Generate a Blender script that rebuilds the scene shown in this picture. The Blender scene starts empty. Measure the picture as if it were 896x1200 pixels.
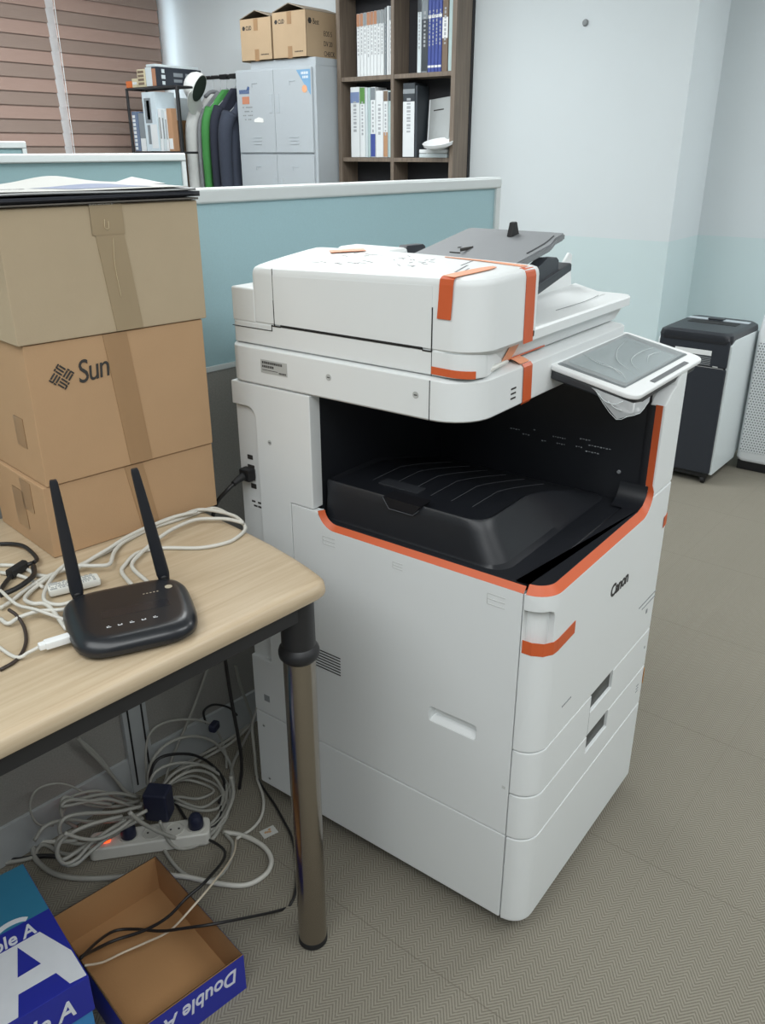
import bpy, bmesh, math, random
from mathutils import Vector, Matrix, noise
random.seed(7)
C = bpy.context.scene.collection
R = math.radians

# ------------------------------------------------------------------ materials
def lin(c):
    return tuple((x/12.92 if x <= .04045 else ((x+.055)/1.055)**2.4) for x in c)
def rgb(r, g, b): return lin((r/255, g/255, b/255))
MATS = {}
def mat(name, col, rough=.5, metal=0., var=.05, scale=40., bump=0., bscale=None, spec=.5, emit=None, stretch=(1, 1, 1), coat=0.):
    if name in MATS: return MATS[name]
    m = bpy.data.materials.new(name); m.use_nodes = True
    nt = m.node_tree; N = nt.nodes; L = nt.links
    b = N['Principled BSDF']
    b.inputs['Roughness'].default_value = rough; b.inputs['Metallic'].default_value = metal
    b.inputs['Specular IOR Level'].default_value = spec; b.inputs['Coat Weight'].default_value = coat
    tc = N.new('ShaderNodeTexCoord'); mp = N.new('ShaderNodeMapping'); mp.inputs['Scale'].default_value = stretch
    L.new(tc.outputs['Object'], mp.inputs['Vector'])
    n = N.new('ShaderNodeTexNoise'); n.inputs['Scale'].default_value = scale; n.inputs['Detail'].default_value = 4
    L.new(mp.outputs[0], n.inputs['Vector'])
    mx = N.new('ShaderNodeMix'); mx.data_type = 'RGBA'
    L.new(n.outputs['Fac'], mx.inputs['Factor'])
    mx.inputs['A'].default_value = tuple(max(0, c*(1-var)) for c in col)+(1,)
    mx.inputs['B'].default_value = tuple(min(1, c*(1+var)) for c in col)+(1,)
    L.new(mx.outputs['Result'], b.inputs['Base Color'])
    if bump:
        n2 = N.new('ShaderNodeTexNoise'); n2.inputs['Scale'].default_value = bscale or scale*6; n2.inputs['Detail'].default_value = 3
        L.new(mp.outputs[0], n2.inputs['Vector'])
        bp = N.new('ShaderNodeBump'); bp.inputs['Strength'].default_value = bump; bp.inputs['Distance'].default_value = .002
        L.new(n2.outputs['Fac'], bp.inputs['Height']); L.new(bp.outputs[0], b.inputs['Normal'])
    if emit:
        b.inputs['Emission Color'].default_value = emit[0]+(1,); b.inputs['Emission Strength'].default_value = emit[1]
    MATS[name] = m
    return m

WHITE = mat('printer_white', rgb(222, 225, 225), .42, var=.012, scale=6, bump=.03, bscale=900)
WHITE2 = mat('printer_white_plain', rgb(224, 227, 227), .4, var=.01, scale=6)
BLACK = mat('printer_black', rgb(25, 27, 32), .42, var=.05, scale=20, bump=.06, bscale=700)
SEAM = mat('printer_seam', rgb(20, 20, 21), .7)
GREYT = mat('tray_grey', rgb(124, 127, 130), .62, var=.03, scale=30, bump=.04, bscale=800)
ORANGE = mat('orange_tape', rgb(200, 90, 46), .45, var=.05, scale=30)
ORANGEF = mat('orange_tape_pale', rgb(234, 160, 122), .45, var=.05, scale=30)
RUBBER = mat('black_rubber', rgb(24, 24, 26), .6)
INK = mat('dark_ink', rgb(52, 50, 48), .7)
GREYINK = mat('grey_ink', rgb(140, 144, 146), .7)
SILVER = mat('silver_label', rgb(178, 180, 178), .4, var=.03)
CHROME = mat('chrome', rgb(166, 158, 148), .2, 1., var=.08, scale=5, stretch=(1, 1, .15))
DARKMETAL = mat('dark_metal', rgb(34, 34, 36), .45, var=.05)
CABLE = mat('cable_white', rgb(198, 196, 188), .5, var=.03)
CABLED = mat('cable_grey', rgb(158, 157, 150), .5, var=.04)
CABLEB = mat('cable_black', rgb(30, 29, 30), .45)
BEIGE = mat('cable_beige', rgb(205, 192, 172), .5)
PWHITE = mat('plain_white', rgb(228, 230, 230), .5, var=.02)
PAPER = mat('paper_white', rgb(196, 196, 191), .6, var=.02, scale=15)
TEAL = mat('partition_teal', rgb(161, 192, 199), .85, var=.06, scale=220, bump=.25, bscale=900)
TEALF = mat('partition_teal_deep', rgb(136, 164, 168), .85, var=.05, scale=220, bump=.2, bscale=900)
FABG = mat('partition_grey_fabric', rgb(146, 144, 139), .95, var=.22, scale=260, bump=.4, bscale=900)
ALU = mat('partition_frame', rgb(214, 219, 219), .35, .15, var=.02)
ALUG = mat('partition_post', rgb(176, 180, 181), .4, .1, var=.03)
CARD1 = mat('cardboard_pale', rgb(172, 155, 129), .85, var=.05, scale=14, bump=.12, bscale=300)
CARD2 = mat('cardboard_tan', rgb(177, 144, 109), .85, var=.05, scale=12, bump=.12, bscale=300)
CARD3 = mat('cardboard_box', rgb(180, 156, 126), .85, var=.05, scale=14, bump=.12, bscale=300)
CARDIN = mat('cardboard_inside', rgb(164, 124, 82), .9, var=.08, scale=9, bump=.12, bscale=250)
PTAPE = mat('packing_tape', rgb(158, 126, 92), .3, var=.09, scale=25, stretch=(1, 1, .3), coat=.3)
PTAPE1 = mat('packing_tape_old', rgb(154, 136, 108), .35, var=.08, scale=25, stretch=(1, 1, .3), coat=.2)
BLUE = mat('carton_blue', rgb(38, 46, 150), .4, var=.04, scale=20)
BLUEL = mat('carton_light_blue', rgb(58, 128, 186), .45, var=.04)
CTEAL = mat('carton_teal', rgb(48, 118, 150), .45, var=.04)
ROUTER = mat('router_black', rgb(24, 26, 31), .32, var=.04, bump=.03, bscale=900, coat=.15)
ANT = mat('antenna_black', rgb(26, 28, 34), .42)
GLOW = mat('switch_glow', rgb(255, 90, 50), .4, emit=(rgb(255, 80, 30), 2.2))
NAVY = mat('plug_navy', rgb(30, 34, 56), .45)

def wood_desk():
    m = bpy.data.materials.new('desk_maple'); m.use_nodes = True; nt = m.node_tree; N = nt.nodes; L = nt.links
    b = N['Principled BSDF']; b.inputs['Roughness'].default_value = .42
    tc = N.new('ShaderNodeTexCoord'); mp = N.new('ShaderNodeMapping'); mp.inputs['Scale'].default_value = (1.2, 22, 22)
    mp.inputs['Rotation'].default_value = (0, 0, R(4))
    L.new(tc.outputs['Object'], mp.inputs['Vector'])
    n = N.new('ShaderNodeTexNoise'); n.inputs['Scale'].default_value = 3.2; n.inputs['Detail'].default_value = 7; n.inputs['Roughness'].default_value = .62
    n.inputs['Distortion'].default_value = .6
    L.new(mp.outputs[0], n.inputs['Vector'])
    cr = N.new('ShaderNodeValToRGB'); e = cr.color_ramp.elements
    e[0].position = .3; e[0].color = rgb(172, 152, 124)+(1,); e[1].position = .72; e[1].color = rgb(194, 177, 151)+(1,)
    L.new(n.outputs['Fac'], cr.inputs['Fac']); L.new(cr.outputs['Color'], b.inputs['Base Color'])
    return m
MAPLE = wood_desk()

def carpet():
    m = bpy.data.materials.new('carpet_tile'); m.use_nodes = True; nt = m.node_tree; N = nt.nodes; L = nt.links
    b = N['Principled BSDF']; b.inputs['Roughness'].default_value = .95; b.inputs['Specular IOR Level'].default_value = .15
    tc = N.new('ShaderNodeTexCoord'); sp = N.new('ShaderNodeSeparateXYZ')
    rot = N.new('ShaderNodeMapping'); rot.inputs['Rotation'].default_value = (0, 0, R(2.5)); L.new(tc.outputs['Object'], rot.inputs['Vector'])
    L.new(rot.outputs[0], sp.inputs[0])
    def M(op, a, bb=None):
        k = N.new('ShaderNodeMath'); k.operation = op
        for i, v in enumerate((a, bb)):
            if v is None: continue
            if isinstance(v, (int, float)): k.inputs[i].default_value = v
            else: L.new(v, k.inputs[i])
        return k.outputs[0]
    X, Y = sp.outputs['X'], sp.outputs['Y']
    tri = M('PINGPONG', Y, .02)                       # herringbone: zigzag ribs
    u = M('ADD', X, M('MULTIPLY', tri, 1.25))
    rib = M('PINGPONG', u, .0044); rib = M('DIVIDE', rib, .0044)
    n = N.new('ShaderNodeTexNoise'); n.inputs['Scale'].default_value = 300; n.inputs['Detail'].default_value = 3; L.new(tc.outputs['Object'], n.inputs['Vector'])
    n2 = N.new('ShaderNodeTexNoise'); n2.inputs['Scale'].default_value = 2.2; n2.inputs['Detail'].default_value = 4; L.new(tc.outputs['Object'], n2.inputs['Vector'])
    mix = M('ADD', M('MULTIPLY', rib, .75), M('MULTIPLY', n.outputs['Fac'], .42))
    cr = N.new('ShaderNodeValToRGB'); e = cr.color_ramp.elements
    e[0].position = .12; e[0].color = rgb(98, 94, 84)+(1,); e[1].position = .8; e[1].color = rgb(138, 133, 121)+(1,)
    L.new(mix, cr.inputs['Fac'])
    # seams between half-metre tiles
    def seam(v, off):
        f = M('FRACT', M('DIVIDE', M('ADD', v, off), .51)); return M('LESS_THAN', f, .005)
    s = M('MAXIMUM', seam(X, 10.2-.335-.02), M('MULTIPLY', seam(Y, 10.2+.12), .35))
    mx = N.new('ShaderNodeMix'); mx.data_type = 'RGBA'; L.new(M('MULTIPLY', s, .38), mx.inputs['Factor'])
    L.new(cr.outputs['Color'], mx.inputs['A']); mx.inputs['B'].default_value = rgb(92, 84, 75)+(1,)
    mx2 = N.new('ShaderNodeMix'); mx2.data_type = 'RGBA'; mx2.blend_type = 'MULTIPLY'; mx2.inputs['Factor'].default_value = 1
    g = M('ADD', M('MULTIPLY', n2.outputs['Fac'], .14), .93)
    cb = N.new('ShaderNodeCombineColor'); [L.new(g, cb.inputs[i]) for i in range(3)]
    L.new(mx.outputs['Result'], mx2.inputs['A']); L.new(cb.outputs[0], mx2.inputs['B'])
    L.new(mx2.outputs['Result'], b.inputs['Base Color'])
    bp = N.new('ShaderNodeBump'); bp.inputs['Strength'].default_value = .3; bp.inputs['Distance'].default_value = .003
    L.new(mix, bp.inputs['Height']); L.new(bp.outputs[0], b.inputs['Normal'])
    return m

def wallpaint():
    m = bpy.data.materials.new('wall_two_tone'); m.use_nodes = True; nt = m.node_tree; N = nt.nodes; L = nt.links
    b = N['Principled BSDF']; b.inputs['Roughness'].default_value = .75
    g = N.new('ShaderNodeNewGeometry'); sp = N.new('ShaderNodeSeparateXYZ'); L.new(g.outputs['Position'], sp.inputs[0])
    lt = N.new('ShaderNodeMath'); lt.operation = 'LESS_THAN'; lt.inputs[1].default_value = 1.019; L.new(sp.outputs['Z'], lt.inputs[0])
    n = N.new('ShaderNodeTexNoise'); n.inputs['Scale'].default_value = 3; n.inputs['Detail'].default_value = 5; L.new(g.outputs['Position'], n.inputs['Vector'])
    mx = N.new('ShaderNodeMix'); mx.data_type = 'RGBA'; L.new(lt.outputs[0], mx.inputs['Factor'])
    mx.inputs['A'].default_value = rgb(211, 218, 221)+(1,); mx.inputs['B'].default_value = rgb(201, 217, 219)+(1,)
    hv = N.new('ShaderNodeHueSaturation'); L.new(mx.outputs['Result'], hv.inputs['Color'])
    k = N.new('ShaderNodeMath'); k.operation = 'MULTIPLY_ADD'; k.inputs[1].default_value = .05; k.inputs[2].default_value = .975; L.new(n.outputs['Fac'], k.inputs[0])
    L.new(k.outputs[0], hv.inputs['Value']); L.new(hv.outputs[0], b.inputs['Base Color'])
    n2 = N.new('ShaderNodeTexNoise'); n2.inputs['Scale'].default_value = 260; L.new(g.outputs['Position'], n2.inputs['Vector'])
    bp = N.new('ShaderNodeBump'); bp.inputs['Strength'].default_value = .12; bp.inputs['Distance'].default_value = .002
    L.new(n2.outputs['Fac'], bp.inputs['Height']); L.new(bp.outputs[0], b.inputs['Normal'])
    return m
CARPET = carpet(); WALL = wallpaint()
WALLG = mat('wall_grey_paint', rgb(150, 154, 156), .8, var=.03, scale=4)
CEIL = mat('ceiling_white', rgb(232, 234, 234), .8)

def woodbrown():
    m = bpy.data.materials.new('shelf_walnut'); m.use_nodes = True; nt = m.node_tree; N = nt.nodes; L = nt.links
    b = N['Principled BSDF']; b.inputs['Roughness'].default_value = .5
    tc = N.new('ShaderNodeTexCoord'); mp = N.new('ShaderNodeMapping'); mp.inputs['Scale'].default_value = (30, 30, 1.5); L.new(tc.outputs['Object'], mp.inputs['Vector'])
    n = N.new('ShaderNodeTexNoise'); n.inputs['Scale'].default_value = 3; n.inputs['Detail'].default_value = 6; L.new(mp.outputs[0], n.inputs['Vector'])
    cr = N.new('ShaderNodeValToRGB'); e = cr.color_ramp.elements
    e[0].position = .3; e[0].color = rgb(106, 94, 83)+(1,); e[1].position = .75; e[1].color = rgb(132, 118, 104)+(1,)
    L.new(n.outputs['Fac'], cr.inputs['Fac']); L.new(cr.outputs['Color'], b.inputs['Base Color'])
    return m
WALNUT = woodbrown()

# ------------------------------------------------------------------ mesh helpers
def BM(): return bmesh.new()
def box(bm, x0, x1, y0, y1, z0, z1, bev=0., seg=2, M=None):
    vs = [bm.verts.new((x, y, z)) for x in (x0, x1) for y in (y0, y1) for z in (z0, z1)]
    f = [bm.faces.new([vs[i] for i in q]) for q in ((0, 1, 3, 2), (4, 6, 7, 5), (0, 4, 5, 1), (2, 3, 7, 6), (0, 2, 6, 4), (1, 5, 7, 3))]
    es = list({e for q in f for e in q.edges})
    geo = vs
    if bev:
        r = bmesh.ops.bevel(bm, geom=es, offset=bev, segments=seg, profile=.5, affect='EDGES')
        geo = list({v for q in r['faces'] for v in q.verts} | {v for v in vs if v.is_valid})
    if M is not None:
        allv = set(geo)
        for v in list(allv):
            for e in v.link_edges: allv.add(e.other_vert(v))
        bmesh.ops.transform(bm, matrix=M, verts=list(allv))
    return bm
def addto(bm, other, M=None):
    if M is not None: bmesh.ops.transform(other, matrix=M, verts=other.verts[:])
    me = bpy.data.meshes.new('tmp'); other.to_mesh(me); other.free(); bm.from_mesh(me); bpy.data.meshes.remove(me); return bm
def obox(bm, size, M, bev=0., seg=2):
    o = BM(); sx, sy, sz = size; box(o, -sx/2, sx/2, -sy/2, sy/2, -sz/2, sz/2, bev, seg); return addto(bm, o, M)
def prism(bm, pts, z0, z1, bev=0., seg=2, M=None, topf=None):
    """polygon (x,y) extruded z0..z1; topf(x,y) may add to the top height"""
    o = BM(); n = len(pts)
    a = [o.verts.new((p[0], p[1], z0)) for p in pts]
    b = [o.verts.new((p[0], p[1], z1+(topf(p[0], p[1]) if topf else 0))) for p in pts]
    o.faces.new(a[::-1]); o.faces.new(b)
    for i in range(n): o.faces.new((a[i], a[(i+1) % n], b[(i+1) % n], b[i]))
    bmesh.ops.recalc_face_normals(o, faces=o.faces[:])
    if bev:
        es = [e for e in o.edges if len(e.link_faces) == 2 and e.calc_face_angle(0) > R(50)]
        bmesh.ops.bevel(o, geom=es, offset=bev, segments=seg, profile=.5, affect='EDGES')
    return addto(bm, o, M)
def dense(pts, d=.025):
    o = []; n = len(pts)
    for i in range(n):
        a, c = Vector(pts[i]), Vector(pts[(i+1) % n]); k = max(1, int((c-a).length/d))
        for j in range(k): o.append(tuple(a+(c-a)*j/k))
    return o
def rpoly(pts, rads, seg=6):
    """polygon with rounded corners"""
    out = []; n = len(pts)
    for i in range(n):
        p = Vector(pts[i]); a = Vector(pts[i-1]); b = Vector(pts[(i+1) % n]); r = rads[i] if isinstance(rads, (list, tuple)) else rads
        if r <= 0: out.append(tuple(p)); continue
        d1 = (a-p).normalized(); d2 = (b-p).normalized(); ang = d1.angle(d2); t = r/math.tan(ang/2)
        c = p+(d1+d2).normalized()*(r/math.sin(ang/2)); s = p+d1*t; e = p+d2*t
        v0 = s-c; v1 = e-c; a0 = math.atan2(v0.y, v0.x); a1 = math.atan2(v1.y, v1.x); da = (a1-a0+math.pi) % (2*math.pi)-math.pi
        for k in range(seg+1):
            q = a0+da*k/seg; out.append((c.x+r*math.cos(q), c.y+r*math.sin(q)))
    return out
def lathe(bm, prof, seg=24, M=None):
    o = BM(); rings = []
    for r, z in prof:
        rings.append([o.verts.new((r*math.cos(2*math.pi*i/seg), r*math.sin(2*math.pi*i/seg), z)) for i in range(seg)])
    for a, b in zip(rings, rings[1:]):
        for i in range(seg): o.faces.new((a[i], a[(i+1) % seg], b[(i+1) % seg], b[i]))
    o.faces.new(rings[0][::-1]); o.faces.new(rings[-1])
    bmesh.ops.recalc_face_normals(o, faces=o.faces[:])
    return addto(bm, o, M)
def cat(pts, n=6):
    P = [Vector(p) for p in pts]
    if len(P) < 3: return P
    P = [P[0]*2-P[1]]+P+[P[-1]*2-P[-2]]; out = []
    for i in range(1, len(P)-2):
        for k in range(n):
            t = k/n; a, b, c, d = P[i-1], P[i], P[i+1], P[i+2]
            out.append(.5*((2*b)+(c-a)*t+(2*a-5*b+4*c-d)*t*t+(3*b-a-3*c+d)*t**3))
    out.append(P[-2]); return out
def tube(bm, pts, r, seg=8, smooth=6, flat=None):
    P = cat(pts, smooth) if smooth else [Vector(p) for p in pts]
    Q = [P[0]]
    for p in P[1:]:
        if (p-Q[-1]).length > 1e-5: Q.append(p)
    P = Q; n = len(P)
    T = [(P[min(i+1, n-1)]-P[max(i-1, 0)]).normalized() for i in range(n)]
    up = Vector((0, 0, 1)) if abs(T[0].z) < .9 else Vector((1, 0, 0))
    nrm = (up-T[0]*up.dot(T[0])).normalized(); rings = []
    for i in range(n):
        nrm = (nrm-T[i]*nrm.dot(T[i]))
        nrm = nrm.normalized() if nrm.length > 1e-6 else T[i].orthogonal().normalized()
        bn = T[i].cross(nrm); rr = r(i/(n-1)) if callable(r) else r
        rings.append([bm.verts.new(P[i]+(nrm*math.cos(2*math.pi*k/seg)+bn*math.sin(2*math.pi*k/seg))*rr) for k in range(seg)])
    for a, b in zip(rings, rings[1:]):
        for k in range(seg): bm.faces.new((a[k], a[(k+1) % seg], b[(k+1) % seg], b[k]))
    bm.faces.new(rings[0][::-1]); bm.faces.new(rings[-1]); return bm
def ribbon(bm, pts, side, thick=.0006, up=None):
    """strip along pts; side = half-width vector (or list), thin"""
    P = [Vector(p) for p in pts]; S = side if isinstance(side, list) else [side]*len(P); S = [Vector(s) for s in S]
    rows = []
    for i, p in enumerate(P):
        t = (P[min(i+1, len(P)-1)]-P[max(i-1, 0)]); nn = t.cross(S[i]).normalized()*thick
        rows.append([bm.verts.new(q) for q in (p-S[i], p+S[i], p+S[i]+nn, p-S[i]+nn)])
    for a, b in zip(rows, rows[1:]):
        for k in range(4): bm.faces.new((a[k], a[(k+1) % 4], b[(k+1) % 4], b[k]))
    bm.faces.new(rows[0][::-1]); bm.faces.new(rows[-1]); return bm
def frame(o, ex, ey):
    ex = Vector(ex).normalized(); ey = Vector(ey); ey = (ey-ex*ey.dot(ex)).normalized(); ez = ex.cross(ey)
    M = Matrix((ex, ey, ez)).transposed().to_4x4(); M.translation = Vector(o); return M
def text_bm(bm, body, size, M, shear=0., bold=0., sx=1., ext=.0003, align='LEFT', space=1.):
    cu = bpy.data.curves.new('t', 'FONT'); cu.body = body; cu.size = size; cu.extrude = ext; cu.shear = shear; cu.offset = bold
    cu.align_x = align; cu.space_character = space; cu.resolution_u = 4
    ob = bpy.data.objects.new('t', cu); C.objects.link(ob)
    dg = bpy.context.evaluated_depsgraph_get(); me = bpy.data.meshes.new_from_object(ob.evaluated_get(dg))
    o = BM(); o.from_mesh(me); bpy.data.meshes.remove(me); bpy.data.objects.remove(ob); bpy.data.curves.remove(cu)
    return addto(bm, o, M @ Matrix.Diagonal((sx, 1, 1, 1)))
def shape_bm(bm, pts, M, ext=.0004, holes=()):
    """flat polygon with holes, tiny thickness, in frame M"""
    o = BM(); es = []
    for loop in (pts,)+tuple(holes):
        vs = [o.verts.new((p[0], p[1], 0)) for p in loop]
        es += [o.edges.new((vs[i], vs[(i+1) % len(vs)])) for i in range(len(vs))]
    bmesh.ops.triangle_fill(o, edges=es, use_beauty=True)
    r = bmesh.ops.extrude_face_region(o, geom=o.faces[:])
    for v in r['geom']:
        if isinstance(v, bmesh.types.BMVert): v.co.z += ext
    bmesh.ops.recalc_face_normals(o, faces=o.faces[:])
    return addto(bm, o, M)

def obj(name, bm, m, parent=None, label=None, catg=None, group=None, kind=None, smooth=True, ang=32, base=None):
    """links bm as ONE mesh object. Parented: coordinates are the thing's own. Top-level: origin is moved to the base."""
    if smooth:
        for f in bm.faces: f.smooth = True
        for e in bm.edges:
            e.smooth = not (len(e.link_faces) == 2 and e.calc_face_angle(0) > R(ang))
    o = bpy.data.objects.new(name, None)
    bpy.data.objects.remove(o)
    me = bpy.data.meshes.new(name)
    off = Vector((0, 0, 0))
    if parent is None and kind != 'structure':
        if base is None:
            xs = [v.co for v in bm.verts]
            off = Vector(((min(v.x for v in xs)+max(v.x for v in xs))/2, (min(v.y for v in xs)+max(v.y for v in xs))/2, min(v.z for v in xs)))
        else: off = Vector(base)
        bmesh.ops.translate(bm, vec=-off, verts=bm.verts[:])
    bm.to_mesh(me); bm.free()
    for k in (m if isinstance(m, (list, tuple)) else [m]): me.materials.append(k)
    o = bpy.data.objects.new(name, me); C.objects.link(o); o.location = off
    if parent: o.parent = parent; o.location = (0, 0, 0)
    if smooth:
        w_ = o.modifiers.new('normals', 'WEIGHTED_NORMAL'); w_.keep_sharp = True; w_.weight = 60
    if label: o['label'] = label
    if catg: o['category'] = catg
    if group: o['group'] = group
    if kind: o['kind'] = kind
    return o
def thing(name, loc, rz, label, catg, group=None):
    o = bpy.data.objects.new(name, None); C.objects.link(o); o.empty_display_size = .1
    o.location = loc; o.rotation_euler = (0, 0, rz); o['label'] = label; o['category'] = catg
    if group: o['group'] = group
    return o
def struct(name, bm, m): return obj(name, bm, m, kind='structure')

# ================================================================== THE ROOM
ZC = 2.65
struct('floor', box(BM(), -2.8, 3.8, -3.2, 4.75, -.05, 0), CARPET)
struct('ceiling', box(BM(), -2.8, 3.8, -3.2, 4.75, ZC, ZC+.05), CEIL)
b = BM(); prism(b, [(3.2, .96), (3.65, .96), (3.65, -3.2), (3.8, -3.2), (3.8, 4.75), (3.2, 4.75)], 0, ZC); struct('wall_right', b, WALL)
struct('wall_left', box(BM(), -2.8, -2.7, -3.2, 4.75, 0, ZC), WALLG)
struct('wall_front', box(BM(), -2.8, 3.8, -3.3, -3.2, 0, ZC), WALLG)
# window wall: sill, head and piers around the opening
b = BM(); Y0, Y1 = 4.62, 4.75
box(b, -2.8, 3.2, Y0, Y1, 0, .95); box(b, -2.8, 3.2, Y0, Y1, 2.5, ZC); box(b, -2.8, .6, Y0, Y1, .95, 2.5); box(b, 3.17, 3.2, Y0, Y1, .95, 2.5)
struct('wall_back', b, WALL)
FRAMEM = mat('window_frame_white', rgb(190, 202, 208), .4)
b = BM()
for x0, x1 in ((.6, .66), (2.318, 2.398), (3.12, 3.17)): box(b, x0, x1, 4.60, 4.70, .95, 2.5, .004)
box(b, .6, 3.17, 4.61, 4.70, .95, 1.01, .004); box(b, .6, 3.17, 4.61, 4.70, 2.44, 2.5, .004)
w = struct('window_1', b, FRAMEM)
gm = bpy.data.materials.new('window_glass'); gm.use_nodes = True; nt = gm.node_tree
pb = nt.nodes['Principled BSDF']; pb.inputs['Base Color'].default_value = (.93, .96, .97, 1); pb.inputs['Roughness'].default_value = .03; pb.inputs['Transmission Weight'].default_value = 1; pb.inputs['IOR'].default_value = 1.05
b = BM(); box(b, .66, 2.318, 4.655, 4.661, 1.01, 2.44); box(b, 2.398, 3.12, 4.655, 4.661, 1.01, 2.44)
obj('pane', b, gm, w)
b = BM(); box(b, .6, 3.2, 4.50, 4.62, .93, .95, .004); struct('trim_1', b, FRAMEM)

# roller blinds: overlapping slats, two alternating tones
BL1 = mat('blind_rose', rgb(166, 140, 129), .8, var=.06, scale=60, bump=.1, bscale=500, stretch=(.4, 1, 4))
BL2 = mat('blind_taupe', rgb(148, 129, 119), .8, var=.06, scale=60, bump=.1, bscale=500, stretch=(.4, 1, 4))
def blind(x0, x1, y, label):
    r = thing('window_blind', ((x0+x1)/2, y, 1.0), 0, label, 'blind', 'blinds on the window wall')
    w = (x1-x0)/2; b = BM(); p = .0745; k = 0; z = 0.02
    while z < 1.5:
        pr = [(-.004, z), (-.013, z-.004), (-.0135, z+.0), (-.004, z+p)]
        vs = []
        for x in (-w, w): vs.append([b.verts.new((x, yy, zz)) for yy, zz in pr])
        for i in range(4):
            f = b.faces.new((vs[0][i], vs[0][(i+1) % 4], vs[1][(i+1) % 4], vs[1][i])); f.material_index = k % 2
        for v in vs: b.faces.new(v).material_index = k % 2
        z += p; k += 1
    bmesh.ops.recalc_face_normals(b, faces=b.faces[:])
    obj('slat_sheet', b, [BL1, BL2], r, smooth=False)
    obj('headrail', box(BM(), -w-.01, w+.01, -.02, .03, 1.5, 1.56, .008), ALUG, r)
    obj('bottom_rail', box(BM(), -w, w, -.015, 0, 0, .022, .005), BL2, r)
    b = BM()
    tube(b, [(-w+.0, -.02, 1.5), (-w+.0, -.022, .9), (-w+.0, -.02, .3)], .002, 6)
    obj('pull_cord', b, PWHITE, r)
blind(1.25, 2.268, 4.52, 'brown slatted blind at the left edge of the photo, left of the bright window gap')
blind(2.325, 3.105, 4.52, 'brown slatted blind right of the bright gap, behind the black wire shelf')

# ================================================================== PARTITIONS
def partition(name, loc, rz, x0, x1, h, zt, label, post=None, upper=TEAL, th=.045, base=.10):
    r = thing(name, loc, rz, label, 'partition')
    obj('teal_panel', box(BM(), x0+.02, x1-.02, .004, th-.004, zt, h-.03), upper, r)
    if zt > .2:
        obj('grey_panel', box(BM(), x0+.02, x1-.02, .004, th-.004, base, zt-.012), FABG, r)
        obj('middle_rail', box(BM(), x0+.015, x1-.015, 0, th, zt-.012, zt, .001), ALU, r)
    obj('top_rail', box(BM(), x0, x1, -.006, th+.006, h-.03, h, .006, 3), ALU, r)
    obj('end_post', box(BM(), x1-.022, x1, -.003, th+.003, 0, h-.028, .003), ALU, r)
    obj('end_post', box(BM(), x0, x0+.022, -.003, th+.003, 0, h-.028, .003), ALU, r)
    obj('baseboard', box(BM(), x0+.02, x1-.02, -.004, th+.004, 0.0, base, .002), ALUG, r)
    for p in (post or []):
        q = obj('joint_post', box(BM(), p-.031, p+.031, -.009, th, 0.0, zt-.012, .002), ALUG, r)
        b = BM()
        for dx in (-.018, .018): box(b, p+dx-.002, p+dx+.002, -.0105, -.0088, .02, zt-.02)
        obj('slot', b, SEAM, q)
    return r
partition('office_partition', (-.35, .98, 0), R(-7), -1.6, 1.545, 1.365, .995, 'teal over grey fabric office partition standing behind the desk and the copier', post=[.195])
partition('office_partition', (0, 2.3, 0), 0, -.9, 1.318, 1.428, .12, 'teal partition further back, behind the papers on the box stack', upper=TEALF, base=.1)
partition('office_partition', (0, 3.2, 0), 0, -.6, 1.19, 1.476, .12, 'short pale teal partition end in front of the left blind', upper=TEALF, base=.1)

# ================================================================== THE COPIER (front = -Y, left side = -X, root at its front-left floor corner)
W, D = .565, .70
cop = thing('multifunction_copier', (0, 0, 0), 0, 'large white office copier with orange shipping tapes, touch panel and black paper outlet', 'copier')
RC = .045
def fpath(s):
    """unrolled coordinate around the rounded front-left corner -> point, outward normal"""
    if s < .002: return (0, .047-s), (-1, 0)
    t = s-.002; a = math.pi/2*RC
    if t < a:
        q = math.pi+t/RC; return (RC+RC*math.cos(q), RC+RC*math.sin(q)), (math.cos(q), math.sin(q))
    x = RC+t-a; r2 = .016; x1 = W-r2
    if x < x1: return (x, 0), (0, -1)
    q = -math.pi/2+min((x-x1)/r2, math.pi/2); return (x1+r2*math.cos(q), r2+r2*math.sin(q)), (math.cos(q), math.sin(q))
S0 = .002+math.pi/2*RC-RC            # s = x + S0 on the flat front
SE = S0+W-.016+math.pi/2*.016
FCUTS = [.002+math.pi/2*RC*k/8 for k in range(9)]+[S0+W-.016+math.pi/2*.016*k/4 for k in range(4)]
def lpath(s): return (0, -s), (-1, 0)
def bent(name, outline, path, m, cuts=(), holes=(), thick=.018, parent=cop, bev=.0016, off=0.):
    bm = BM(); es = []
    for loop in (outline,)+tuple(holes):
        vs = [bm.verts.new((p[0], 0, p[1])) for p in loop]
        es += [bm.edges.new((vs[i], vs[(i+1) % len(vs)])) for i in range(len(vs))]
    bmesh.ops.triangle_fill(bm, edges=es, use_beauty=True)
    for c in cuts:
        bmesh.ops.bisect_plane(bm, geom=bm.verts[:]+bm.edges[:]+bm.faces[:], plane_co=(c, 0, 0), plane_no=(1, 0, 0), dist=1e-6)
    r = bmesh.ops.extrude_face_region(bm, geom=bm.faces[:])
    new = {v for v in r['geom'] if isinstance(v, bmesh.types.BMVert)}
    for v in bm.verts:
        (x, y), (nx, ny) = path(v.co.x); d = thick if v in new else 0
        v.co = Vector((x+nx*(off-d), y+ny*(off-d), v.co.z))
    bmesh.ops.recalc_face_normals(bm, faces=bm.faces[:])
    if bev:
        ed = [e for e in bm.edges if len(e.link_faces) == 2 and e.calc_face_angle(0) > R(60)]
        bmesh.ops.bevel(bm, geom=ed, offset=bev, segments=2, profile=.5, affect='EDGES')
    return obj(name, bm, m, parent)
G = .0016
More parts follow.
